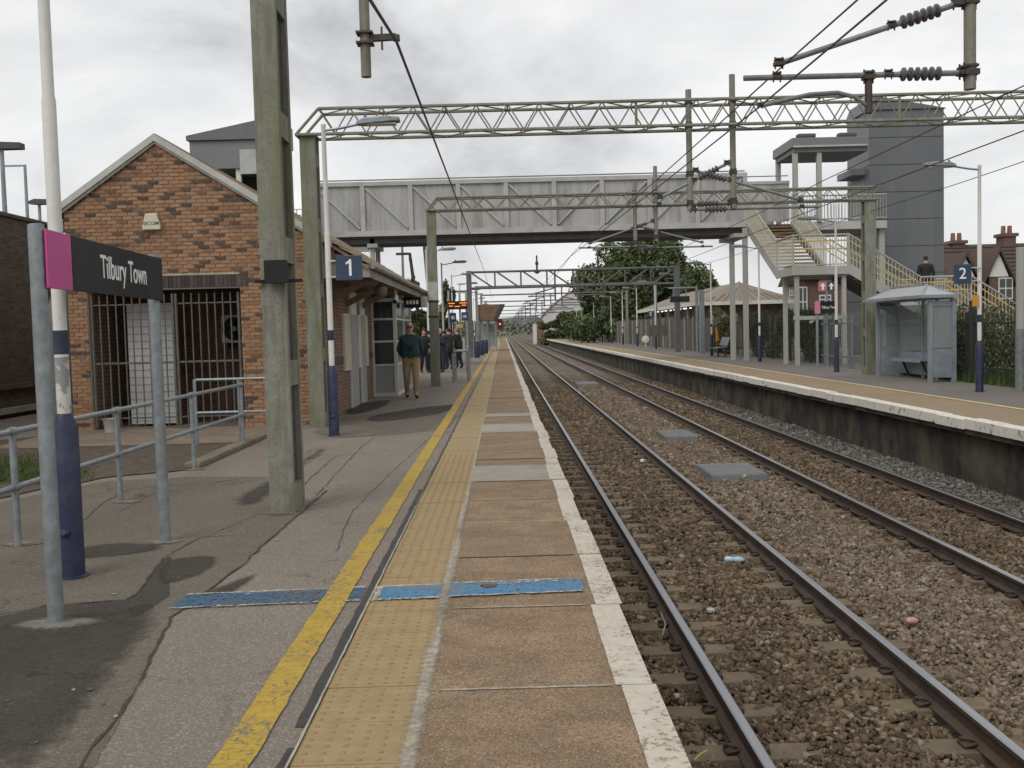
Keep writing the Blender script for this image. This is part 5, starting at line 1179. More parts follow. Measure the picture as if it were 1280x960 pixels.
box('pink_panel', plain('dusty_pink', (.42, .17, .18)), t, a.x, m_x-.01, c.y+.4, c.y+.43, a.z, b.z); box('navy_panel', NAVYS, t, m_x+.01, b.x, c.y+.4, c.y+.43, a.z, b.z)
for xx in ((a.x+m_x)/2, (m_x+b.x)/2):
    zc = (a.z+b.z)/2; MB().prism([(xx-.035, c.y+.397, zc-.12), (xx+.035, c.y+.397, zc-.12), (xx+.035, c.y+.397, zc+.01), (xx+.1, c.y+.397, zc+.01), (xx, c.y+.397, zc+.13), (xx-.1, c.y+.397, zc+.01), (xx-.035, c.y+.397, zc+.01)], (0, -.004, 0)).build('arrow', LETTER, t)
tube('post', GALV, t, [(m_x, c.y+.46, 0), (m_x, c.y+.46, b.z)], .04, 8)
# bench
t = thing('platform_bench', 'dark metal platform bench near the footbridge legs', 'bench', (11.3, 53, 0))
bx, by = 11.0, 50.5
MB().box(bx-.24, bx+.26, by-.9, by+.9, .42, .46).build('seat', plain('bench_metal', (.10, .12, .145), .4), t); MB().beam((bx+.28, by, .5), (bx+.45, by, .98), 1.8, .03).build('backrest', plain('bench_back', (.13, .15, .17), .4), t)
for y in (by-.8, by+.8):
    MB().box(bx-.2, bx-.14, y-.03, y+.03, 0, .42).build('leg', IRON, t); MB().box(bx+.18, bx+.24, y-.03, y+.03, 0, .42).build('leg', IRON, t); MB().box(bx-.25, bx+.3, y-.03, y+.03, .55, .58).build('armrest', IRON, t)
p_ = P(900, 440, z=0)
t = thing('grit_bin_post', 'orange help point post behind the platform bench', 'help point', (p_.x, 56, 0))
a = P(896, 437, y=56); b = P(905, 409, y=56); box('body', plain('orange_paint', (.50, .22, .02)), t, a.x, b.x, 56, 56.3, 0, b.z); MB().lathe([(.12, 0), (.12, .08), (.02, .14)], ((a.x+b.x)/2, 56.15, b.z), 10).build('cap', FRAMEW, t)
# train display and gantry-side boxes
a, b = P(838, 378, y=60), P(862, 370, y=60)
t = thing('train_display', 'dark train indicator hanging from a post on platform two', 'display', (11.3, 60, 0))
box('case', plain('display_black', (.02, .02, .025), .3), t, a.x, b.x, 60, 60.25, a.z, b.z); rod('hanger_bar', GALV, t, (a.x-.1, 60.1, b.z+.5), (b.x+.5, 60.1, b.z+.5), .05)
for x in (a.x+.2, b.x-.2): rod('hanger', GALV, t, (x, 60.1, b.z), (x, 60.1, b.z+.5), .03)
tube('post', GALV_D, t, [(b.x+.45, 60.1, 0), (b.x+.45, 60.1, b.z+.6)], .09, 8)
t = thing('grey_post', 'plain grey steel post near the orange help point', 'post', (12, 50, 0)); p_ = P(878, 442, z=0); tp = P(876, 362, y=p_.y)
t.location = (p_.x, p_.y, 0); MB().box(p_.x-.13, p_.x+.13, p_.y-.13, p_.y+.13, 0, tp.z).build('shaft', GALV, t); MB().beam((p_.x-.1, p_.y, tp.z-.3), (p_.x+.9, p_.y, tp.z+.15), .07, .07).build('bracket', GALV, t)
t = thing('edge_post', 'tall pale post with grey sleeve behind platform two', 'post', (0, 0, 0)); p_ = P(1276, 489, z=0); tp = P(1275, 309, y=p_.y); t.location = (p_.x, p_.y, 0)
MB().lathe([(.11, 0), (.11, 1.35)], (p_.x, p_.y, 0), 12).build('sleeve', GALV_D, t, smooth=True); MB().lathe([(.1, 1.35), (.1, tp.z)], (p_.x, p_.y, 0), 12).build('shaft', STEELP, t, smooth=True)
t = thing('fence_lamp', 'slim grey post between the shelter and number two lamp', 'post', (0, 0, 0)); p_ = P(1216, 478, z=0); tp = P(1215, 378, y=p_.y); t.location = (p_.x, p_.y, 0)
MB().box(p_.x-.06, p_.x+.06, p_.y-.06, p_.y+.06, 0, tp.z).build('shaft', PALIS, t); MB().lathe([(.09, 0), (.09, .03), (.02, .07)], (p_.x, p_.y, tp.z), 8).build('cap', PALIS, t)
# palisade fences
PALE = MB().prism([(0, -.016, .05), (0, .016, .05), (0, .016, 1.72), (0, .0, 1.85), (0, -.016, 1.72)], (.006, 0, 0))
PALE_D = PALE.mesh('pale', mats=(PALIS,)); PALE_G = PALE.mesh('pale', mats=(PALISG,))
def palisade(x, y0, y1, me, mat, label, sp=.15, sc=1.):
    t = thing('palisade_fence', label, 'fence', (x, (y0+y1)/2, 0)); n = int((y1-y0)/sp)
    for k in range(n): inst('pale', me, t, (x, y0+k*sp, 0), (0, 0, 0), (1, 1, sc))
    for z in (.35*sc, 1.45*sc): MB().box(x+.02, x+.06, y0, y1, z, z+.05).build('rail', mat, t)
    y = y0
    while y < y1+.1: MB().box(x+.03, x+.1, y-.04, y+.04, 0, 1.75*sc).build('post', mat, t); y += 2.75
palisade(11.75, 14.0, 30.3, PALE_D, PALIS, 'dark palisade fence with bushes behind the shelter', .15, 1.0)
palisade(11.75, 30.6, 36.4, PALE_G, PALISG, 'grey palisade gates between the shelter and the stairs', .15, 1.05)
palisade(12.2, 36.5, 52., PALE_D, PALIS, 'dark palisade fence under the stairs', .16, 1.15)
t = thing('timber_fence', 'grey close-boarded fence along the back of platform two', 'fence', (12.4, 80, 0)); mb = MB(); y = 52.
while y < 128:
    w_ = random.uniform(.14, .2); mb.box(12.4, 12.43+random.uniform(0, .02), y, y+w_-.012, .02, 2.05+random.uniform(-.06, .06)+(.25 if y > 70 else 0)); y += w_
mb.build('boards', TIMBER, t, kind='stuff')
y = 52.
while y < 128: box('post', CONC, t, 12.3, 12.39, y-.07, y+.07, 0, 2.2); y += 3.0
# tiled building of platform two
B2Y0, B2Y1, B2X0, B2X1, B2Z = 63., 90., 12.55, 18.6, 3.1
t = thing('station_building', 'low station building with hipped tan tiled roof behind platform two', 'building', ((B2X0+B2X1)/2, (B2Y0+B2Y1)/2, 0))
box('wall', M('brown_render', (.16, .125, .10), .85), t, B2X0+1.0, B2X1-.4, B2Y0+.5, B2Y1-7, 0, B2Z)
o_ = .6; x0, x1, y0, y1 = B2X0-.3, B2X1+.3, B2Y0-.4, B2Y1; rz = B2Z+1.3; xm = (x0+x1)/2
rr = MB().add([(x0, y0, B2Z), (x1, y0, B2Z), (x1, y1, B2Z), (x0, y1, B2Z), (xm, y0+2.2, rz), (xm, y1-4, rz)], [(0, 1, 4), (1, 2, 5, 4), (2, 3, 5), (3, 0, 4, 5)])
RTL = M('tan_roof_tile', (.225, .19, .15), .85, var=.2, scale=1.4, dirt=(.2, .19, .12), bumps=.3); ro = rr.build('roof', RTL, t)
for k in range(13):
    f = k/13; xx = x0+(x1-x0)*(k+.5)/13; zz = rz-(rz-B2Z)*abs((k+.5)/13-.5)*2; MB().beam((xx, y0-.01, B2Z+.02), (xm+(xx-xm)*.02+(xx-xm)*.98*(1 if False else 1)*(1-(1-abs(xx-xm)/((x1-x0)/2))), y0+2.2*(1-abs(xx-xm)/((x1-x0)/2)), zz+.03), .08, .05).build('tile_roll', RTL, ro)
box('fascia', FRAMEW, t, x0, x1, y0-.03, y0, B2Z-.22, B2Z+.02); box('fascia', FRAMEW, t, x0-.03, x0, y0, y1, B2Z-.22, B2Z+.02)
box('soffit', DARK, t, x0, x1, y0, y1, B2Z-.1, B2Z-.02)
for k in range(6): box('canopy_post', STEELP, t, B2X0, B2X0+.15, B2Y0+4+k*4, B2Y0+4.15+k*4, 0, B2Z-.1)
for k in range(4): box('tube_light', TUBE, t, B2X0+.3, B2X0+.5, B2Y0+5+k*4, B2Y0+7.2+k*4, B2Z-.3, B2Z-.22)
# white dish, cycle rack and board seen by the tiled building
p_ = P(807, 431, z=0); props(MB().lathe([(.02, 0), (.27, .03), (.3, .06), (.1, .10)], (11.4, 79, .62), 16, (0, -1, .1)).box(11.36, 11.44, 79, 79.08, 0, .65).build('round_sign', FRAMEW), 'round white sign low by the boarded fence', 'sign')
t = thing('notice_board', 'grey notice board on legs by the tiled building', 'notice board', (11.6, 68, 0)); a, b = P(812, 420, y=70), P(834, 406, y=70)
box('board', TIMBER, t, a.x, b.x, 70, 70.06, a.z, b.z); box('leg', GALV_D, t, a.x+.05, a.x+.13, 70, 70.08, 0, a.z); box('leg', GALV_D, t, b.x-.13, b.x-.05, 70, 70.08, 0, a.z)
# ================================================================== HOUSES
def house(label, X0, X1, Y0, Y1, ze, zr, wmat, rmat, base=-1.2):
    t = thing('house', label, 'house', ((X0+X1)/2, (Y0+Y1)/2, base)); box('wall', wmat, t, X0, X1, Y0, Y1, base, ze)
    ym = (Y0+Y1)/2; R = MB().prism([(X0-.3, Y0-.35, ze-.1), (X0-.3, ym, zr), (X0-.3, Y1+.35, ze-.1)], (X1-X0+.6, 0, 0)).build('roof', rmat, t)
    n = 9
    for k in range(n):
        f0 = k/n; MB().box(X0-.32, X1+.32, Y0-.37+(ym-Y0+.35)*f0-.03, Y0-.37+(ym-Y0+.35)*f0+.25, ze-.08+(zr-ze+.1)*f0, ze-.05+(zr-ze+.1)*f0+.02).build('tile_course', rmat, R)
    return t, R
def window(t, x0, x1, z0, z1, y, frame=FRAMEW):
    f = box('window_frame', frame, t, x0, x1, y-.06, y, z0, z1); nx_ = 2
    for i in range(nx_):
        xa = x0+.07+(x1-x0-.07)*i/nx_; xb = x0+(x1-x0-.07)*(i+1)/nx_
        for za, zb in ((z0+.08, (z0+z1)/2-.04), ((z0+z1)/2+.04, z1-.08)): box('pane', GLASS_D, f, xa, xb, y-.07, y-.061, za, zb)
HY0 = 58.
e0, r0 = P(1238, 347, y=HY0).z, P(1238, 313, y=HY0+4).z
hx0, hx1 = P(1186, 330, y=HY0).x, P(1330, 330, y=HY0).x
t, R = house('brown roofed house with white gable and chimney stacks beyond the stairs', hx0, hx1, HY0, HY0+8, e0, r0+.4, BRICKH, TILE_H)
for (pa, pb, pt) in ((1236, 1261, 316), (1196, 1218, 322)):
    a, b, c = P(pa, 346, y=HY0-.9), P(pb, 346, y=HY0-.9), P((pa+pb)/2, pt, y=HY0-.9)
    gb = MB().prism([(a.x, HY0-.9, a.z), (b.x, HY0-.9, a.z), ((a.x+b.x)/2, HY0-.9, c.z)], (0, .3, 0)).build('white_gable', M('white_render', (.62, .62, .58), .7, var=.06), t)
    for sg, e_ in ((-1, a.x), (1, b.x)):
        MB().prism([((a.x+b.x)/2, HY0-1.1, c.z+.35), (e_+sg*.45, HY0-1.1, a.z-.35), (e_+sg*.45, HY0-1.1, a.z-.6), ((a.x+b.x)/2, HY0-1.1, c.z+.1)], (0, 4.5, 0)).build('gable_roof', TILE_H, R)
    box('bay_wall', BRICKH, t, a.x+.05, b.x-.05, HY0-.85, HY0+.2, -1.2, a.z)
window(t, P(1248, 350, y=HY0-.9).x, P(1266, 350, y=HY0-.9).x, P(1250, 374, y=HY0-.9).z, e0-.05, HY0-.86)
for (pa, pb, ptop, pbot) in ((1188, 1203, 305, 330), (1251, 1266, 296, 325)):
    a, b = P(pa, pbot, y=HY0+4), P(pb, ptop, y=HY0+4); ch = box('chimney_stack', BRICKH, R, a.x, b.x, HY0+3.6, HY0+4.6, a.z-1, b.z); box('chimney_cap', BRICKH, R, a.x-.12, b.x+.12, HY0+3.5, HY0+4.7, b.z, b.z+.2)
    for k in range(2): MB().lathe([(.16, 0), (.13, .5)], (a.x+.2+k*.4, HY0+4.1, b.z+.2), 8).build('chimney_pot', M('clay_pot', (.22, .1, .07), .8), R, smooth=True)
# house seen under the stairs
t, R = house('red brick house with white bay windows seen beneath the stairs', 19.0, 28, 62, 63.6, 4.4, 5.2, BRICKH, TILE_H)
for (pa, pb, pt, pbt) in ((1000, 1011, 358, 396), (1026, 1041, 340, 352), (1026, 1041, 368, 380)):
    a, b = P(pa, pbt, y=61.6), P(pb, pt, y=61.6); window(t, a.x, b.x, a.z, b.z, 61.95)
t, R = house('grey rendered house with dark roof left of the stair columns', 22.2, 26, 76, 78, 4.6, 5.4, M('pebbledash', (.27, .26, .24), .9, var=.12), TILE_H)
for pa in (980, 988): a, b = P(pa, 370, y=75.6), P(pa+5, 356, y=75.6); window(t, a.x, b.x, a.z, b.z, 75.96)
# ================================================================== PLATFORM ONE, FURTHER ALONG
t = thing('hoop_barrier', 'low galvanised hoop barrier beside the waiting people', 'barrier', (-1.6, 32, 0))
for k, y in enumerate((31.2, 32.0, 32.9)):
    MB().tube([(-1.62, y, 0), (-1.62, y, .9), (-1.57, y, .99), (-1.2, y, .99), (-1.15, y, .9), (-1.15, y, 0)], .03, 8).build('hoop', GALV, t, smooth=True)
for z in (.45, .85): tube('rail', GALV, t, [(-1.62, 31.2, z), (-1.62, 32.9, z)], .022, 8)
t = thing('grey_bollard', 'thick grey post beyond the hoop barrier', 'bollard', (-1.0, 36, 0)); p_ = P(585, 465, z=0); t.location = p_
MB().lathe([(.09, 0), (.09, 1.0), (.03, 1.05)], p_, 12).build('shaft', GALV_D, t, smooth=True); MB().lathe([(.13, 0), (.13, .03)], p_, 12).build('foot', GALV_D, t)
DY = 50.
a, b = P(560, 387, y=DY), P(584, 376, y=DY)
t = thing('departure_display', 'black departure display with amber text above platform one', 'display', ((a.x+b.x)/2, DY, 0))
box('case', plain('display_case', (.03, .025, .02), .3), t, a.x, b.x, DY, DY+.2, a.z, b.z)
for k, (f0, f1, zf) in enumerate(((.03, .35, .68), (.6, .97, .70), (.35, .62, .30), (.70, .94, .42), (.06, .26, .36))): box('amber_text', LED, t, a.x+(b.x-a.x)*f0, a.x+(b.x-a.x)*f1, DY-.012, DY-.001, a.z+(b.z-a.z)*zf, a.z+(b.z-a.z)*(zf+.11))
for x in (a.x+.03, (a.x+b.x)/2+.1, b.x-.06): box('post', FRAMEW, t, x-.05, x+.05, DY+.21, DY+.3, 0, b.z+.55)
rod('top_bar', NAVY, t, (a.x-.05, DY+.25, b.z+.5), (b.x+.05, DY+.25, b.z+.5), .04)
for lab, px0, px1, py0, py1, m_ in (('blue poster panel under the departure display', 562, 570, 403, 391, plain('poster_blue', (.045, .07, .25))), ('second blue poster panel beside the display post', 577, 585, 401, 390, plain('poster_blue2', (.07, .12, .28))), ('small yellow way out sign left of the display', 549, 556, 390, 384, plain('sign_yellow', (.5, .36, .12))), ('yellow notice below the blue posters', 568, 580, 412, 403, plain('notice_yellow', (.42, .31, .03)))):
    a, b = P(px0, py0, y=DY-.3), P(px1, py1, y=DY-.3); t = thing('platform_sign', lab, 'sign', ((a.x+b.x)/2, DY-.3, 0)); box('panel', m_, t, a.x, b.x, DY-.3, DY-.26, a.z, b.z); box('leg', GALV_D, t, (a.x+b.x)/2-.03, (a.x+b.x)/2+.03, DY-.26, DY-.2, 0, b.z)
    if 'blue' in lab: box('white_mark', LETTER, t, a.x+.08, b.x-.08, DY-.31, DY-.3, (a.z+b.z)/2-.08, (a.z+b.z)/2+.08)
# far waiting shelter with raking canopy end
WY = 78.
a, b = P(598, 401, y=WY), P(631, 380, y=WY); c = P(621, 401, y=WY)
t = thing('far_waiting_shelter', 'brown waiting shelter with raking dark canopy end far along platform one', 'shelter', ((a.x+b.x)/2, WY, 0))
MB().prism([(a.x, WY, a.z), (c.x-.25, WY, a.z), (b.x-.35, WY, b.z), (a.x, WY, b.z)], (0, 6, 0)).build('canopy_body', M('brown_mesh_panel', (.16, .10, .065), .8, var=.5, scale=4), t)
MB().prism([(c.x-.25, WY-.02, a.z), (c.x, WY-.02, a.z), (b.x, WY-.02, b.z), (b.x-.35, WY-.02, b.z)], (0, 6.1, 0)).build('raking_end', plain('dark_canopy', (.05, .05, .06)), t)
for x in (a.x+.1, (a.x+c.x)/2, c.x-.1):
    for y in (WY+.3, WY+5.5): box('post', GALV, t, x-.05, x+.05, y-.05, y+.05, 0, a.z)
box('glazing', GLASS_C, t, a.x+.2, c.x-.2, WY+5.4, WY+5.45, .3, a.z-.2)
for k, (px, y_) in enumerate(((596, 60), (602, 66), (607, 71))):  # added navy drums stand in for thin blue signs and lamp sleeves
    p_ = P(px, 432, y=y_); t = thing('blue_stand_in', ('navy drum standing in for blue signs and lamp sleeves by the portal mast', 'navy drum standing in for blue signs and lamp sleeves before the shelter', 'navy drum standing in for blue signs and lamp sleeves beside far shelter')[k], 'stand-in', (p_.x, y_, 0)); MB().lathe([(.17, 0), (.19, .85), (.16, .9)], (p_.x, y_, 0), 12).build('drum', NAVY, t, smooth=True); MB().lathe([(.15, 0), (.19, .05), (.07, .1)], (p_.x, y_, .91), 12).build('lid', NAVY, t, smooth=True)
t = thing('signal', 'railway signal showing a red light at platform one end', 'signal', (0, 150, 0)); p_ = P(625, 405, y=150); t.location = (p_.x, 150, 0)
tube('mast', GALV_D, t, [(p_.x, 150, 0), (p_.x, 150, p_.z+.6)], .09, 8); box('head', plain('signal_black', (.02, .02, .02)), t, p_.x-.35, p_.x+.35, 149.7, 150-.1, p_.z-.6, p_.z+.8); MB().lathe([(.13, 0), (.13, .02)], (p_.x, 149.68, p_.z), 12, (0, -1, 0)).build('red_light', REDLAMP, t)
box('backboard', plain('signal_rust', (.22, .08, .05)), t, p_.x-.7, p_.x+.6, 149.9, 149.95, p_.z-.9, p_.z+.5)
t = thing('far_monitor', 'black driver monitor on a post by the far shelter', 'monitor', (0, 90, 0)); a, b = P(611, 414, y=90), P(617, 406, y=90); t.location = (a.x, 90, 0); box('screen_case', plain('monitor_black', (.015, .015, .018)), t, a.x, b.x, 90, 90.3, a.z, b.z); box('post', GALV_D, t, (a.x+b.x)/2-.05, (a.x+b.x)/2+.05, 90.1, 90.2, 0, a.z)
palisade(-5.6, 34.5, 60, PALE_G, PALISG, 'pale palisade fence behind the waiting people', .2, 1.15)
t = thing('road_lamp', 'tall road lamp with twin flat heads beyond the canopy', 'street lamp', (0, 0, 0)); p_ = P(503, 318, y=70); t.location = (p_.x, 70, 0); tp = P(502, 290, y=70)
tube('column', GALV_D, t, [(p_.x, 70, 0), (p_.x, 70, tp.z+2)], [.12, .07], 8); box('twin_head', IRON, t, p_.x-.45, p_.x+.45, 69.9, 70.1, p_.z-.05, p_.z+.12)
t = thing('leaning_pole', 'dark leaning telegraph pole beyond the canopy roof', 'pole', (0, 0, 0)); a, b = P(517, 352, y=66), P(512, 316, y=66); t.location = (a.x+.6, 66, 0)
tube('shaft', IRON, t, [(a.x+.55, 66, 0), (a.x, 66, a.z), (b.x, 66, b.z)], [.14, .12, .1], 8); MB().box(b.x-.06, b.x+.06, 65.85, 66.15, b.z-.5, b.z-.4).build('collar', IRON, t)
# white curved warehouse far behind platform two
a, b = P(676, 398, y=210), P(738, 358, y=210)
t = thing('arched_warehouse', 'pale arched roof warehouse with red rim far beyond platform two', 'building', ((a.x+b.x)/2, 215, -1.4))
arc = [(a.x+(b.x-a.x)*f, 210, a.z+(b.z-a.z)*math.sin(f*math.pi*.5)**.9) for f in np.linspace(0, 1, 12)]
MB().prism([(a.x, 210, -1.4)]+arc+[(b.x+14, 210, b.z), (b.x+14, 210, -1.4)], (0, 40, 0)).build('body', M('pale_mesh_cladding', (.50, .50, .50), .7, var=.12, scale=.6), t)
tube('red_rim', plain('red_rim', (.32, .06, .05)), t, [Vector(p)+Vector((0, -.1, .1)) for p in arc], .13, 6)
a, b = P(667, 409, y=190), P(680, 403, y=190)
t = thing('red_shed', 'small red shed with white end in the far distance', 'shed', ((a.x+b.x)/2, 190, -1.4)); box('wall', plain('red_brick_far', (.20, .095, .07)), t, a.x+.6, b.x, 190, 196, -1.4, b.z); box('white_end', FRAMEW, t, a.x, a.x+.59, 190, 196, -1.4, b.z-.2); MB().prism([(a.x, 189.8, b.z), (b.x, 189.8, b.z), (b.x-.4, 193, b.z+.8), (a.x+.4, 193, b.z+.8)], (0, 0, .12)).build('roof', TILE_H, t)
# ================================================================== PLANTS
def leaves(name, mat, parent, blobs, n, size, seed, kind=None, flat_=.5):
    r = np.random.default_rng(seed); w_ = np.array([b[3]*b[4]*b[5] for b in blobs])**.7; w_ /= w_.sum()
    idx = r.choice(len(blobs), n, p=w_); B_ = np.array(blobs)[idx]
    d = r.normal(size=(n, 3)); d /= np.linalg.norm(d, axis=1)[:, None]
    rad = r.uniform(.35, 1.0, n)**.5*r.normal(1, .09, n)
    c = B_[:, :3]+d*B_[:, 3:]*rad[:, None]
    nn = d*.6+r.normal(size=(n, 3))*.6; nn /= np.linalg.norm(nn, axis=1)[:, None]
    u = np.cross(nn, r.normal(size=(n, 3))); u /= np.linalg.norm(u, axis=1)[:, None]; v = np.cross(nn, u)
    s_ = size*r.uniform(.6, 1.4, n)[:, None]
    q = np.stack([c-u*s_*.9, c+v*s_*.42, c+u*s_, c-v*s_*.42], 1)
    off = np.array(root_of(parent).location) if parent is not None else 0
    o = raw_mesh(name, q.reshape(-1, 3)-off, np.arange(n*4).reshape(-1, 4), mat, parent); return props(o, kind=kind)
def tree(label, x, y, base, h, rx, ry, seed, mat, n, size, name='tree', nb=26, lowest=.25):
    r = random.Random(seed); t = thing(name, label, 'tree' if 'tree' in name else 'shrub', (x, y, base))
    tr = MB().tube([(x, y, base), (x+.1, y, base+h*.25), (x-.1, y+.1, base+h*.55), (x, y, base+h*.8)], [h*.028+.05, h*.022+.04, h*.014+.02, .03], 8).build('trunk', BARK, t, smooth=True)
    bl = []
    for k in range(nb):
        a = r.uniform(0, 6.283); u = r.random()**.6; zz = r.uniform(0, 1); sh = math.sqrt(max(.02, 1-zz**3))*(.86+.14*math.sin(3*a+seed))
        s_ = r.uniform(.12, .24)
        bl.append((x+rx*u*math.cos(a)*sh*.88, y+ry*u*math.sin(a)*sh*.88, base+h*(lowest+(1-lowest)*(.06+.84*zz)), rx*s_, ry*s_, h*(1-lowest)*.5*s_*1.1))
    for k in range(5):
        b = bl[k*3 % nb]; MB().tube([(x, y, base+h*.3), ((x+b[0])/2, (y+b[1])/2, base+h*.45), b[:3]], [h*.012+.02, h*.008+.015, .02], 6).build('limb', BARK, tr, smooth=True)
    leaves('crown', mat, t, bl, n, size, seed); return t
c = P(812, 360, y=112)
tree('large dark green tree rising behind the tiled building', c.x, 112, -1.2, 14.0, 10.0, 7, 5, LEAF_D, 56000, .25, nb=120, lowest=.05)
c = P(752, 380, y=125); tree('lower dark tree at the left foot of the large tree', c.x, 128, -1.2, 8.2, 4.5, 4.5, 6, LEAF_D, 10000, .27, nb=40, lowest=.05)
c = P(880, 400, y=100); tree('rounded dark tree filling the gap beside the large tree', c.x, 104, -1.2, 9.2, 4.0, 4.5, 7, LEAF_D, 10000, .26, nb=40, lowest=.03)
for k, (px, y, h, rx) in enumerate(((694, 170, 4.6, 5), (706, 185, 6, 6), (722, 160, 6, 5))): c = P(px, 410, y=y); tree(('low green thicket beside the distant platform ramp', 'rough green thicket in front of the arched warehouse', 'tall thicket beneath the arched warehouse roof')[k], c.x, y, -1.3, h, rx, 8, 20+k, LEAF_M, 3500, .4, 'thicket_tree', 12, .02)
for k, (px, y, h, rx) in enumerate(((512, 64, 5.2, 2.6), (498, 58, 4.4, 2.4), (556, 90, 6.5, 1.6))): c = P(px, 400, y=y); tree(('bushy tree behind the hanging exit sign', 'bushy tree behind the glazed porch', 'slim tree behind the first gantry mast beyond canopy')[k], c.x, y, -.2, h, rx, 2.5, 30+k, LEAF_M, 4000, .16, 'bushy_tree', 14, .08)
# far tree belts close the horizon
def belt(label, x0, x1, y, h, seed, mat, n):
    r = random.Random(seed); bl = [(x0+(x1-x0)*r.random(), y+r.uniform(-12, 12), -1.3+h*r.uniform(.1, .55), h*r.uniform(.5, 1.2), h*.6, h*r.uniform(.28, .5)) for _ in range(60)]
    o = leaves('tree_belt', mat, None, bl, n, h*.075, seed); props(o, label, 'tree belt', kind='stuff')
belt('distant belt of trees left of the line', -260, -14, 330, 11, 1, LEAF_M, 9000); belt('distant belt of trees right of the line', 22, 300, 340, 11, 2, LEAF_M, 9000); belt('far line of trees closing the view down the track', -40, 60, 620, 12, 3, LEAF_B, 4000)
# bushes behind the palisade
r_ = random.Random(4)
for k, (y, h, m_) in enumerate(((16.5, 2.3, LEAF_B), (19, 2.2, LEAF_M), (21.3, 2.3, LEAF_B), (23.6, 2.35, LEAF_D), (26, 2.3, LEAF_B), (28.6, 2.1, LEAF_D))):
    lab = ('brownish bush behind the fence past the pale post', 'green bush behind the fence next to the pale post', 'brownish bush behind the number two lamp post', 'dark bush in the corner beside the shelter end', 'brownish bush behind the shelter glazing', 'dark bush at the far end of the shelter')[k]
    t = thing('bush', lab, 'bush', (13.0, y, 0)); bl = [(13.0+r_.uniform(-.7, .9), y+r_.uniform(-1.3, 1.3), h*r_.uniform(.2, .75), .6, .7, h*.28) for _ in range(14)]
    MB().tube([(13, y, 0), (13.05, y, h*.5), (13, y+.1, h*.8)], [.05, .035, .015], 6).build('stem', BARK, t); leaves('foliage', m_, t, bl, 5200, .06, 50+k)
gv, gf = [], []
for k in range(5200):
    x, y = random.uniform(11.55, 12.9), random.uniform(15, 29); h = random.uniform(.08, .4); a = random.uniform(0, 6.28); n = len(gv)
    gv += [(x-.012*math.cos(a), y-.012*math.sin(a), 0), (x+.012*math.cos(a), y+.012*math.sin(a), 0), (x+random.uniform(-.1, .1), y+random.uniform(-.1, .1), h)]; gf.append((n, n+1, n+2))
props(raw_mesh('long_grass', np.array(gv), np.array(gf), GRASS), 'long green grass at the foot of the palisade fence', 'grass', kind='stuff')
for k, (x, y0, y1, h, m_, lab) in enumerate(((12.75, 37.5, 44, 2.1, LEAF_D, 'dark ivy hedge behind the stair columns'), (12.75, 44, 51, 2.2, LEAF_D, 'dark ivy hedge behind the footbridge legs'), (12.28, 53, 57, 1.9, LEAF_B, 'brown-green creeper hanging on the boarded fence'), (13.1, 58, 62.5, 2.8, LEAF_B, 'rough shrub in front of the tiled building'))):
    t = thing('hedge', lab, 'hedge', (x, (y0+y1)/2, 0)); bl = [(x+r_.uniform(-.05, .15), r_.uniform(y0, y1), h*r_.uniform(.1, .85), .22, .6, .5) for _ in range(34)]
    for q in range(4): MB().tube([(x, y0+(y1-y0)*(q+.5)/4, 0), (x, y0+(y1-y0)*(q+.5)/4+.2, h*.8)], [.04, .015], 6).build('stem', BARK, t)
    leaves('foliage', m_, t, bl, 5500, .085, 80+k)
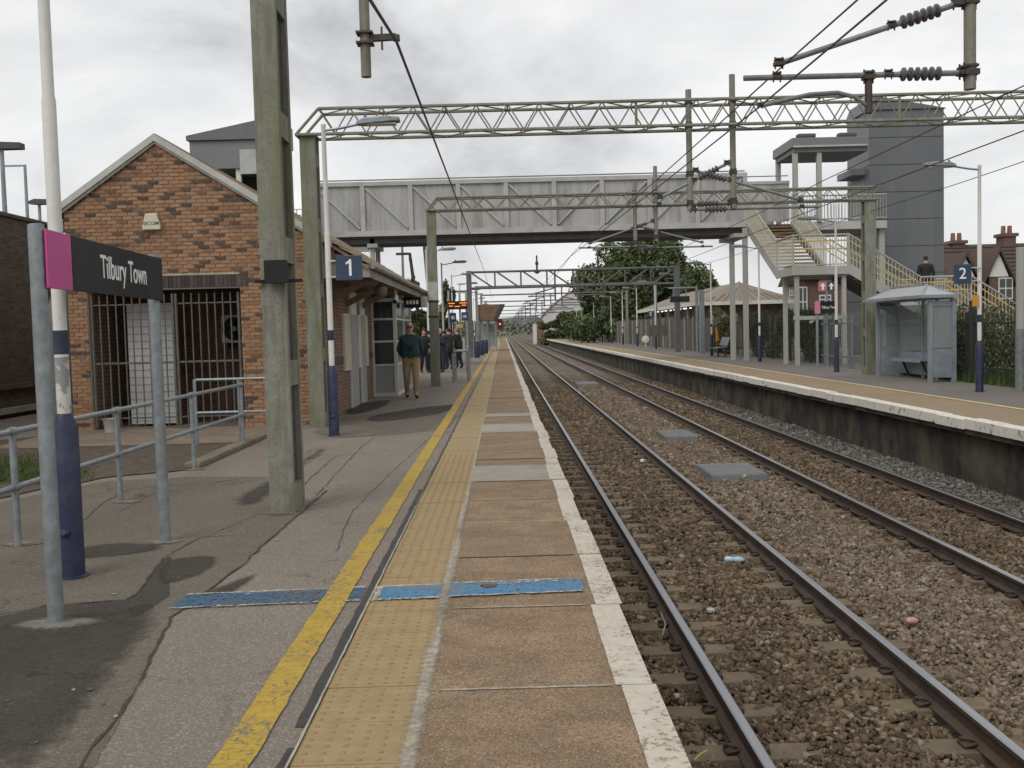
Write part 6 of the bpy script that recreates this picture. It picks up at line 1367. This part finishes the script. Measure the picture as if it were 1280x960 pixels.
# ================================================================== PEOPLE
SKIN = plain('skin', (.45, .24, .17), .55)
def skinned(verts, edges, radii, mats):
    me = bpy.data.meshes.new('body'); me.from_pydata(verts, edges, []); o = bpy.data.objects.new('b', me); COL.objects.link(o)
    o.modifiers.new('skin', 'SKIN'); s2 = o.modifiers.new('sub', 'SUBSURF'); s2.levels = 2; s2.render_levels = 2
    for d, r in zip(me.skin_vertices[0].data, radii): d.radius = r
    me.skin_vertices[0].data[0].use_root = True
    bpy.context.view_layer.update()
    out_ = bpy.data.meshes.new_from_object(o.evaluated_get(bpy.context.evaluated_depsgraph_get())); bpy.data.objects.remove(o); bpy.data.meshes.remove(me)
    out_.materials.clear()
    for m in mats: out_.materials.append(m)
    return out_
def person(label, loc, rot, h, top, legs, shoe, hair, stride=.12, arms='back', lean=0., coat=False, bald=False, turn=0., group=None, belly=.0, bulk=1.):
    k = h/1.76; fy = lean
    J = [((0, 0, .96), (.155, .115)),                     # 0 pelvis
         ((0, -.01+fy*.3, 1.12), (.155+belly, .115+belly*1.3)), ((0, -.01+fy*.6, 1.30), (.17+belly*.4, .12+belly*.5)), ((0, .01+fy, 1.44), (.13, .085)),
         ((0, .0+fy*1.25, 1.52), (.052, .055)), ((0, -.03+fy*1.45, 1.585), (.066, .078)), ((0, -.02+fy*1.55, 1.67), (.074, .092)), ((0, -.005+fy*1.6, 1.735), (.05, .062)),
         ((.10, -.01, .88), (.095, .1)), ((.105, -stride*.65, .50), (.068, .07)), ((.10, -stride*.9+.03, .10), (.048, .05)), ((.115, -stride-.12, .045), (.042, .035)),
         ((-.10, .01, .88), (.095, .1)), ((-.105, stride*.35-.03, .50), (.068, .07)), ((-.10, stride*.9+.05, .10), (.048, .05)), ((-.115, stride*.9-.09, .045), (.042, .035))]
    E_ = [(0, 1), (1, 2), (2, 3), (3, 4), (4, 5), (5, 6), (6, 7), (0, 8), (8, 9), (9, 10), (10, 11), (0, 12), (12, 13), (13, 14), (14, 15)]
    hands = []
    for sg in (1, -1):
        n = len(J)
        if arms == 'back': el, ha = (sg*.275, .11, 1.14), (sg*.15, .17, .95)
        elif arms == 'pocket': el, ha = (sg*.31, .06, 1.13), (sg*.20, -.06, .93)
        elif arms == 'fold': el, ha = (sg*.25, -.08, 1.14), (sg*.04, -.22, 1.2)
        elif arms == 'phone' and sg > 0: el, ha = (.24, -.1, 1.15), (.1, -.27, 1.32)
        else: el, ha = (sg*.25, .03, 1.14), (sg*.25, -.05, .88)
        el = (el[0], el[1]+fy*.5, el[2]); ha = (ha[0], ha[1]+fy*.4, ha[2])
        J += [((sg*.185, .01+fy*.95, 1.415), (.068, .07)), (el, (.05, .052)), (ha, (.034, .036))]; E_ += [(3, n), (n, n+1), (n+1, n+2)]
        hands.append((Vector(el), Vector(ha)))
    cf = 1.12 if coat else 1.
    V_ = [tuple(c*k for c in j[0]) for j in J]; R_ = [tuple(c*k*(cf if i < 4 or i > 15 else 1)*(1.1 if 4 < i < 8 else bulk) for c in j[1]) for i, j in enumerate(J)]
    me = skinned(V_, E_, R_, (top, legs, SKIN, shoe))
    mi = []
    split = .955 if not coat else .78
    for p in me.polygons:
        c = p.center/k; m_ = 0
        if c.z < .09: m_ = 3
        elif c.z < split and abs(c.x) < .235: m_ = 1
        elif c.z > 1.515: m_ = 2
        for el, ha in hands:
            if (c-ha).length < .06: m_ = 2
            elif (c-ha).length < .2 and m_ == 1 and (c-(el+(ha-el)*.7)).length < .09: m_ = 0
        mi.append(m_)
    me.polygons.foreach_set('material_index', mi); me.polygons.foreach_set('use_smooth', [True]*len(mi))
    bm = bmesh.new(); bm.from_mesh(me)
    ex = MB()
    for el, ha in hands:     # palm, fingers of different lengths and a thumb from its side
        d = (ha-el).normalized(); sd = d.cross(Vector((0, 1, 0))).normalized(); nb_ = sd.cross(d)
        ex.tube([ha*k, (ha+d*.085)*k], [.034*k, .036*k], 8)
        for i, ln in enumerate((.062, .075, .07, .055)):
            a = ha+d*.08+sd*(-.027+i*.018); ex.tube([a*k, (a+d*ln*.55+nb_*.01)*k, (a+d*ln+nb_*.03)*k], [.0095*k, .009*k, .007*k], 6)
        a = ha+d*.03+sd*.03; ex.tube([a*k, (a+sd*.025+d*.03)*k, (a+sd*.03+d*.06)*k], [.012*k, .01*k, .008*k], 6)
    hc = Vector(J[6][0])*k; 
    ex.tube([hc+Vector((0, -.088, .01))*k, hc+Vector((0, -.122, -.032))*k, hc+Vector((0, -.09, -.04))*k], [.009*k, .017*k, .01*k], 6)
    for sg in (1, -1): ex.lathe([(.012*k, -.012*k), (.03*k, 0), (.012*k, .012*k)], hc+Vector((sg*.078, .01, -.01))*k, 8, (sg, .3, 0))
    nb0 = len(bm.verts); vs = [bm.verts.new(v) for v in ex.v]
    for f in ex.f:
        fc = bm.faces.new([vs[i] for i in f]); fc.material_index = 2; fc.smooth = True
    bm.to_mesh(me); bm.free()
    t = thing('person', label, 'person', (0, 0, 0), group); bo = bpy.data.objects.new('body', me); link(bo, t)
    hr = MB()
    n = 12
    for i in range(6):
        th = (.12+i*.4)
        for j in range(n):
            a = 6.283*j/n; fr = math.sin(a) < -.3
            rr = math.sin(min(th, 1.0 if fr and not bald else th))
            z_ = math.cos(th)*.1 if not fr else max(math.cos(th)*.1, .052)
            hr.v.append(hc+Vector((math.cos(a)*rr*.084, math.sin(a)*rr*.103+.012, z_+.012+(-.06 if bald and False else 0)))*k)
    for i in range(5): hr.f += [(i*n+j, i*n+(j+1) % n, (i+1)*n+(j+1) % n, (i+1)*n+j) for j in range(n)]
    hr.f.append(tuple(range(n))); hr.m = [0]*len(hr.f); hr.build('hair', hair, t, smooth=True)
    for sg in (1, -1): MB().lathe([(.004*k, -.006*k), (.011*k, 0), (.004*k, .006*k)], hc+Vector((sg*.03, -.088, .008))*k, 8, (0, -1, 0)).build('eye', DARK, t)
    MB().cbox(hc+Vector((0, -.091, -.062))*k, (.045*k, .008*k, .008*k)).build('mouth', plain('lips', (.25, .09, .07)), t)
    t.location = loc; t.rotation_euler = (0, 0, rot); return t, hc, k
GREYH = plain('grey_hair', (.42, .40, .37), .8); DARKH = plain('dark_hair', (.03, .024, .02), .8); SANDH = plain('sandy_hair', (.25, .15, .08), .8)
GREEN = plain('bottle_green_wool', (.022, .048, .048), .9); KHAKI = M('khaki_cotton', (.30, .21, .115), .9, var=.2, scale=9, bumps=.2); BLACK = plain('black_cloth', (.018, .018, .02), .85); NAVYC = plain('navy_cloth', (.022, .026, .045), .85); SHOE = plain('dark_shoe', (.03, .025, .022), .5); OLIVE = plain('dark_olive_coat', (.03, .036, .028), .85); MAROON = plain('maroon_scarf', (.16, .03, .035), .85)
t, hc, k = person('walking man in bottle green jumper and khaki trousers', (-2.28, 24.1, 0), .12, 1.83, GREEN, KHAKI, SHOE, GREYH, .17, 'back', 0, belly=.04, bulk=1.22)
MB().cbox((0, -.17*k, 1.2*k), (.11*k, .06*k, .075*k)).lathe([(.03*k, 0), (.028*k, .05*k)], (0, -.2*k, 1.2*k), 10, (0, -1, 0)).mesh
cm = bpy.data.objects.new('neck_camera', MB().cbox((0, -.185*k, 1.2*k), (.12*k, .05*k, .08*k)).lathe([(.032*k, 0), (.028*k, .055*k)], (0, -.2*k, 1.2*k), 10, (0, -1, 0)).mesh('neck_camera', mats=(BLACK,))); link(cm, t)
col_ = bpy.data.objects.new('shirt_collar', MB().lathe([(.075*k, 1.495*k), (.062*k, 1.54*k)], (0, 0, 0), 12).mesh('shirt_collar', mats=(plain('pale_shirt', (.5, .5, .5)),))); link(col_, t)
gl = bpy.data.objects.new('sunglasses', MB().cbox(hc+Vector((.035, -.1, .01))*k, (.05*k, .015*k, .032*k)).cbox(hc+Vector((-.035, -.1, .01))*k, (.05*k, .015*k, .032*k)).cbox(hc+Vector((0, -.1, .018))*k, (.03*k, .012*k, .008*k)).mesh('sunglasses', mats=(DARK,))); link(gl, t)
def stand(px, py, y=None): return P(px, py, z=0)
g0 = P(531, 466, z=0); person('person in black coat half hidden behind the gantry mast', g0, .5, 1.72, BLACK, BLACK, SHOE, DARKH, .06, 'pocket', 0, True, bulk=1.2)
g1 = P(553, 466, z=0); person('grey-haired person in dark coat with maroon scarf', g1, -.7, 1.74, NAVYC, NAVYC, SHOE, GREYH, .05, 'phone', -.06, True, bulk=1.22)[0]
g2 = P(562, 462, z=0); person('dark-haired person in olive coat within the waiting group', g2, -2.3, 1.76, OLIVE, BLACK, SHOE, DARKH, .05, 'fold', 0, True, bulk=1.25)
g3 = P(574, 461, z=0); t, hc, k = person('sandy-haired person in dark coat carrying a shoulder bag', g3, -1.9, 1.76, BLACK, NAVYC, SHOE, SANDH, .08, 'hang', -.05, True, bulk=1.25)
bag = bpy.data.objects.new('shoulder_bag', MB().cbox((.26*k, .12*k, 1.05*k), (.14*k, .34*k, .3*k)).mesh('shoulder_bag', mats=(BLACK,))); link(bag, t); bb = bag.modifiers.new('b', 'BEVEL'); bb.width = .04; bb.segments = 2
g4 = P(541, 463, z=0); person('person in navy jacket standing by the far side of the mast', (g4.x-.2, g4.y+2, 0), 2.4, 1.68, NAVYC, BLACK, SHOE, SANDH, .05, 'pocket', 0, True)
c = P(1157, 320, y=38.4); person('person in black on the middle landing of the stairs', (c.x, 38.4, MZ), 2.9, c.z-MZ, BLACK, BLACK, SHOE, DARKH, .08, 'hang', 0, True)
# ================================================================== ON THE TRACK BED
for k, (x0, x1, y0, y1, lab) in enumerate(((3.52, 4.48, 16.75, 18.15, 'ribbed grey cable cover on the pale ballast, with a yellow stone'), (3.72, 4.48, 22.8, 24.3, 'ribbed grey cable cover second along the pale ballast'), (3.4, 4.4, 45.5, 48, 'flat grey cable cover far along between the tracks'))):
    z = -.97; t = thing('cable_cover', lab, 'cable cover', ((x0+x1)/2, (y0+y1)/2, -1.15))
    MB().box(x0, x1, y0, y1, -1.15, z).build('tray', GRATE, t, bevel=.01)
    n = 14
    for i in range(n): MB().box(x0+.02, x1-.02, y0+.02+i*(y1-y0-.04)/n, y0+.02+(i+.6)*(y1-y0-.04)/n, z, z+.012).build('rib', GRATE, t)
PETM = plain('pet_blue', (.32, .46, .56), .15)
c = P(916, 701, z=-1.08); t = thing('plastic_bottle', 'crushed pale blue plastic bottle lying between the near rails', 'bottle', c); ax = Vector((.9, -.42, .03))
MB().lathe([(.012, 0), (.034, .02), (.036, .07), (.025, .10), (.037, .13), (.034, .19), (.014, .225)], c-ax*.1+Vector((0, 0, .015)), 10, ax).build('body', PETM, t, smooth=True); MB().lathe([(.016, 0), (.016, .02)], c+ax*.128+Vector((0, 0, .015)), 10, ax).build('cap', plain('blue_cap', (.05, .18, .42)), t)
c = P(1141, 778, z=-1.05); t = thing('plastic_bottle', 'small pink drink bottle on the pale ballast', 'bottle', c); ax = Vector((.95, -.1, .0))
MB().lathe([(.018, 0), (.03, .02), (.03, .075), (.015, .10)], c-ax*.06+Vector((0, 0, .015)), 10, ax).build('body', plain('pink_plastic', (.42, .22, .18), .35), t, smooth=True); MB().lathe([(.016, 0), (.016, .025)], c+ax*.045+Vector((0, 0, .015)), 10, ax).build('cap', IRON, t)
def lump(name, label, px, py, s_, mat, cat, z=-1.08):
    c = P(px, py, z=z); rr = random.Random(int(px)); mb = MB(); mb.add([c+Vector((v[0]*s_*rr.uniform(.7, 1.2), v[1]*s_*rr.uniform(.7, 1.2), v[2]*s_*.7+s_*.3)) for v in ICO_V.tolist()], ICO_F.tolist()); return props(mb.build(name, mat), label, cat)
lump('crumpled_paper', 'crumpled grey paper lying on a sleeper of near track', 888, 765, .045, plain('grey_paper', (.36, .36, .35)), 'litter')
lump('white_stone', 'white stone lying between the near rails', 803, 577, .06, plain('white_stone', (.6, .58, .52)), 'stone')
lump('yellow_stone', 'yellowish stone beside the ribbed cable cover', 930, 597, .07, plain('yellow_stone', (.48, .40, .22)), 'stone', -1.03)
lump('pale_stone', 'pale stone on the ballast near the platform edge rail', 846, 871, .03, plain('pale_stone', (.34, .31, .27)), 'stone')
tube('x', IRON, None, [(0, 0, 0), (0, 0, .01)], .01) if False else None
c0, c1 = P(868, 950, z=-1.08), P(884, 938, z=-1.06); props(tube('straw', plain('straw', (.55, .38, .12)), None, [c0, c0.lerp(c1, .5)+Vector((0, 0, .01)), c1], .005, 6), 'short yellow straw lying on the ballast', 'straw')
c0, c1, c2 = P(826, 766, z=-1.06), P(832, 780, z=-1.02), P(828, 794, z=-1.06); props(tube('dry_twig', plain('dry_twig', (.32, .28, .2)), None, [c0, c1, c2], .006, 6), 'pale dry twig leaning on the near rail', 'twig')
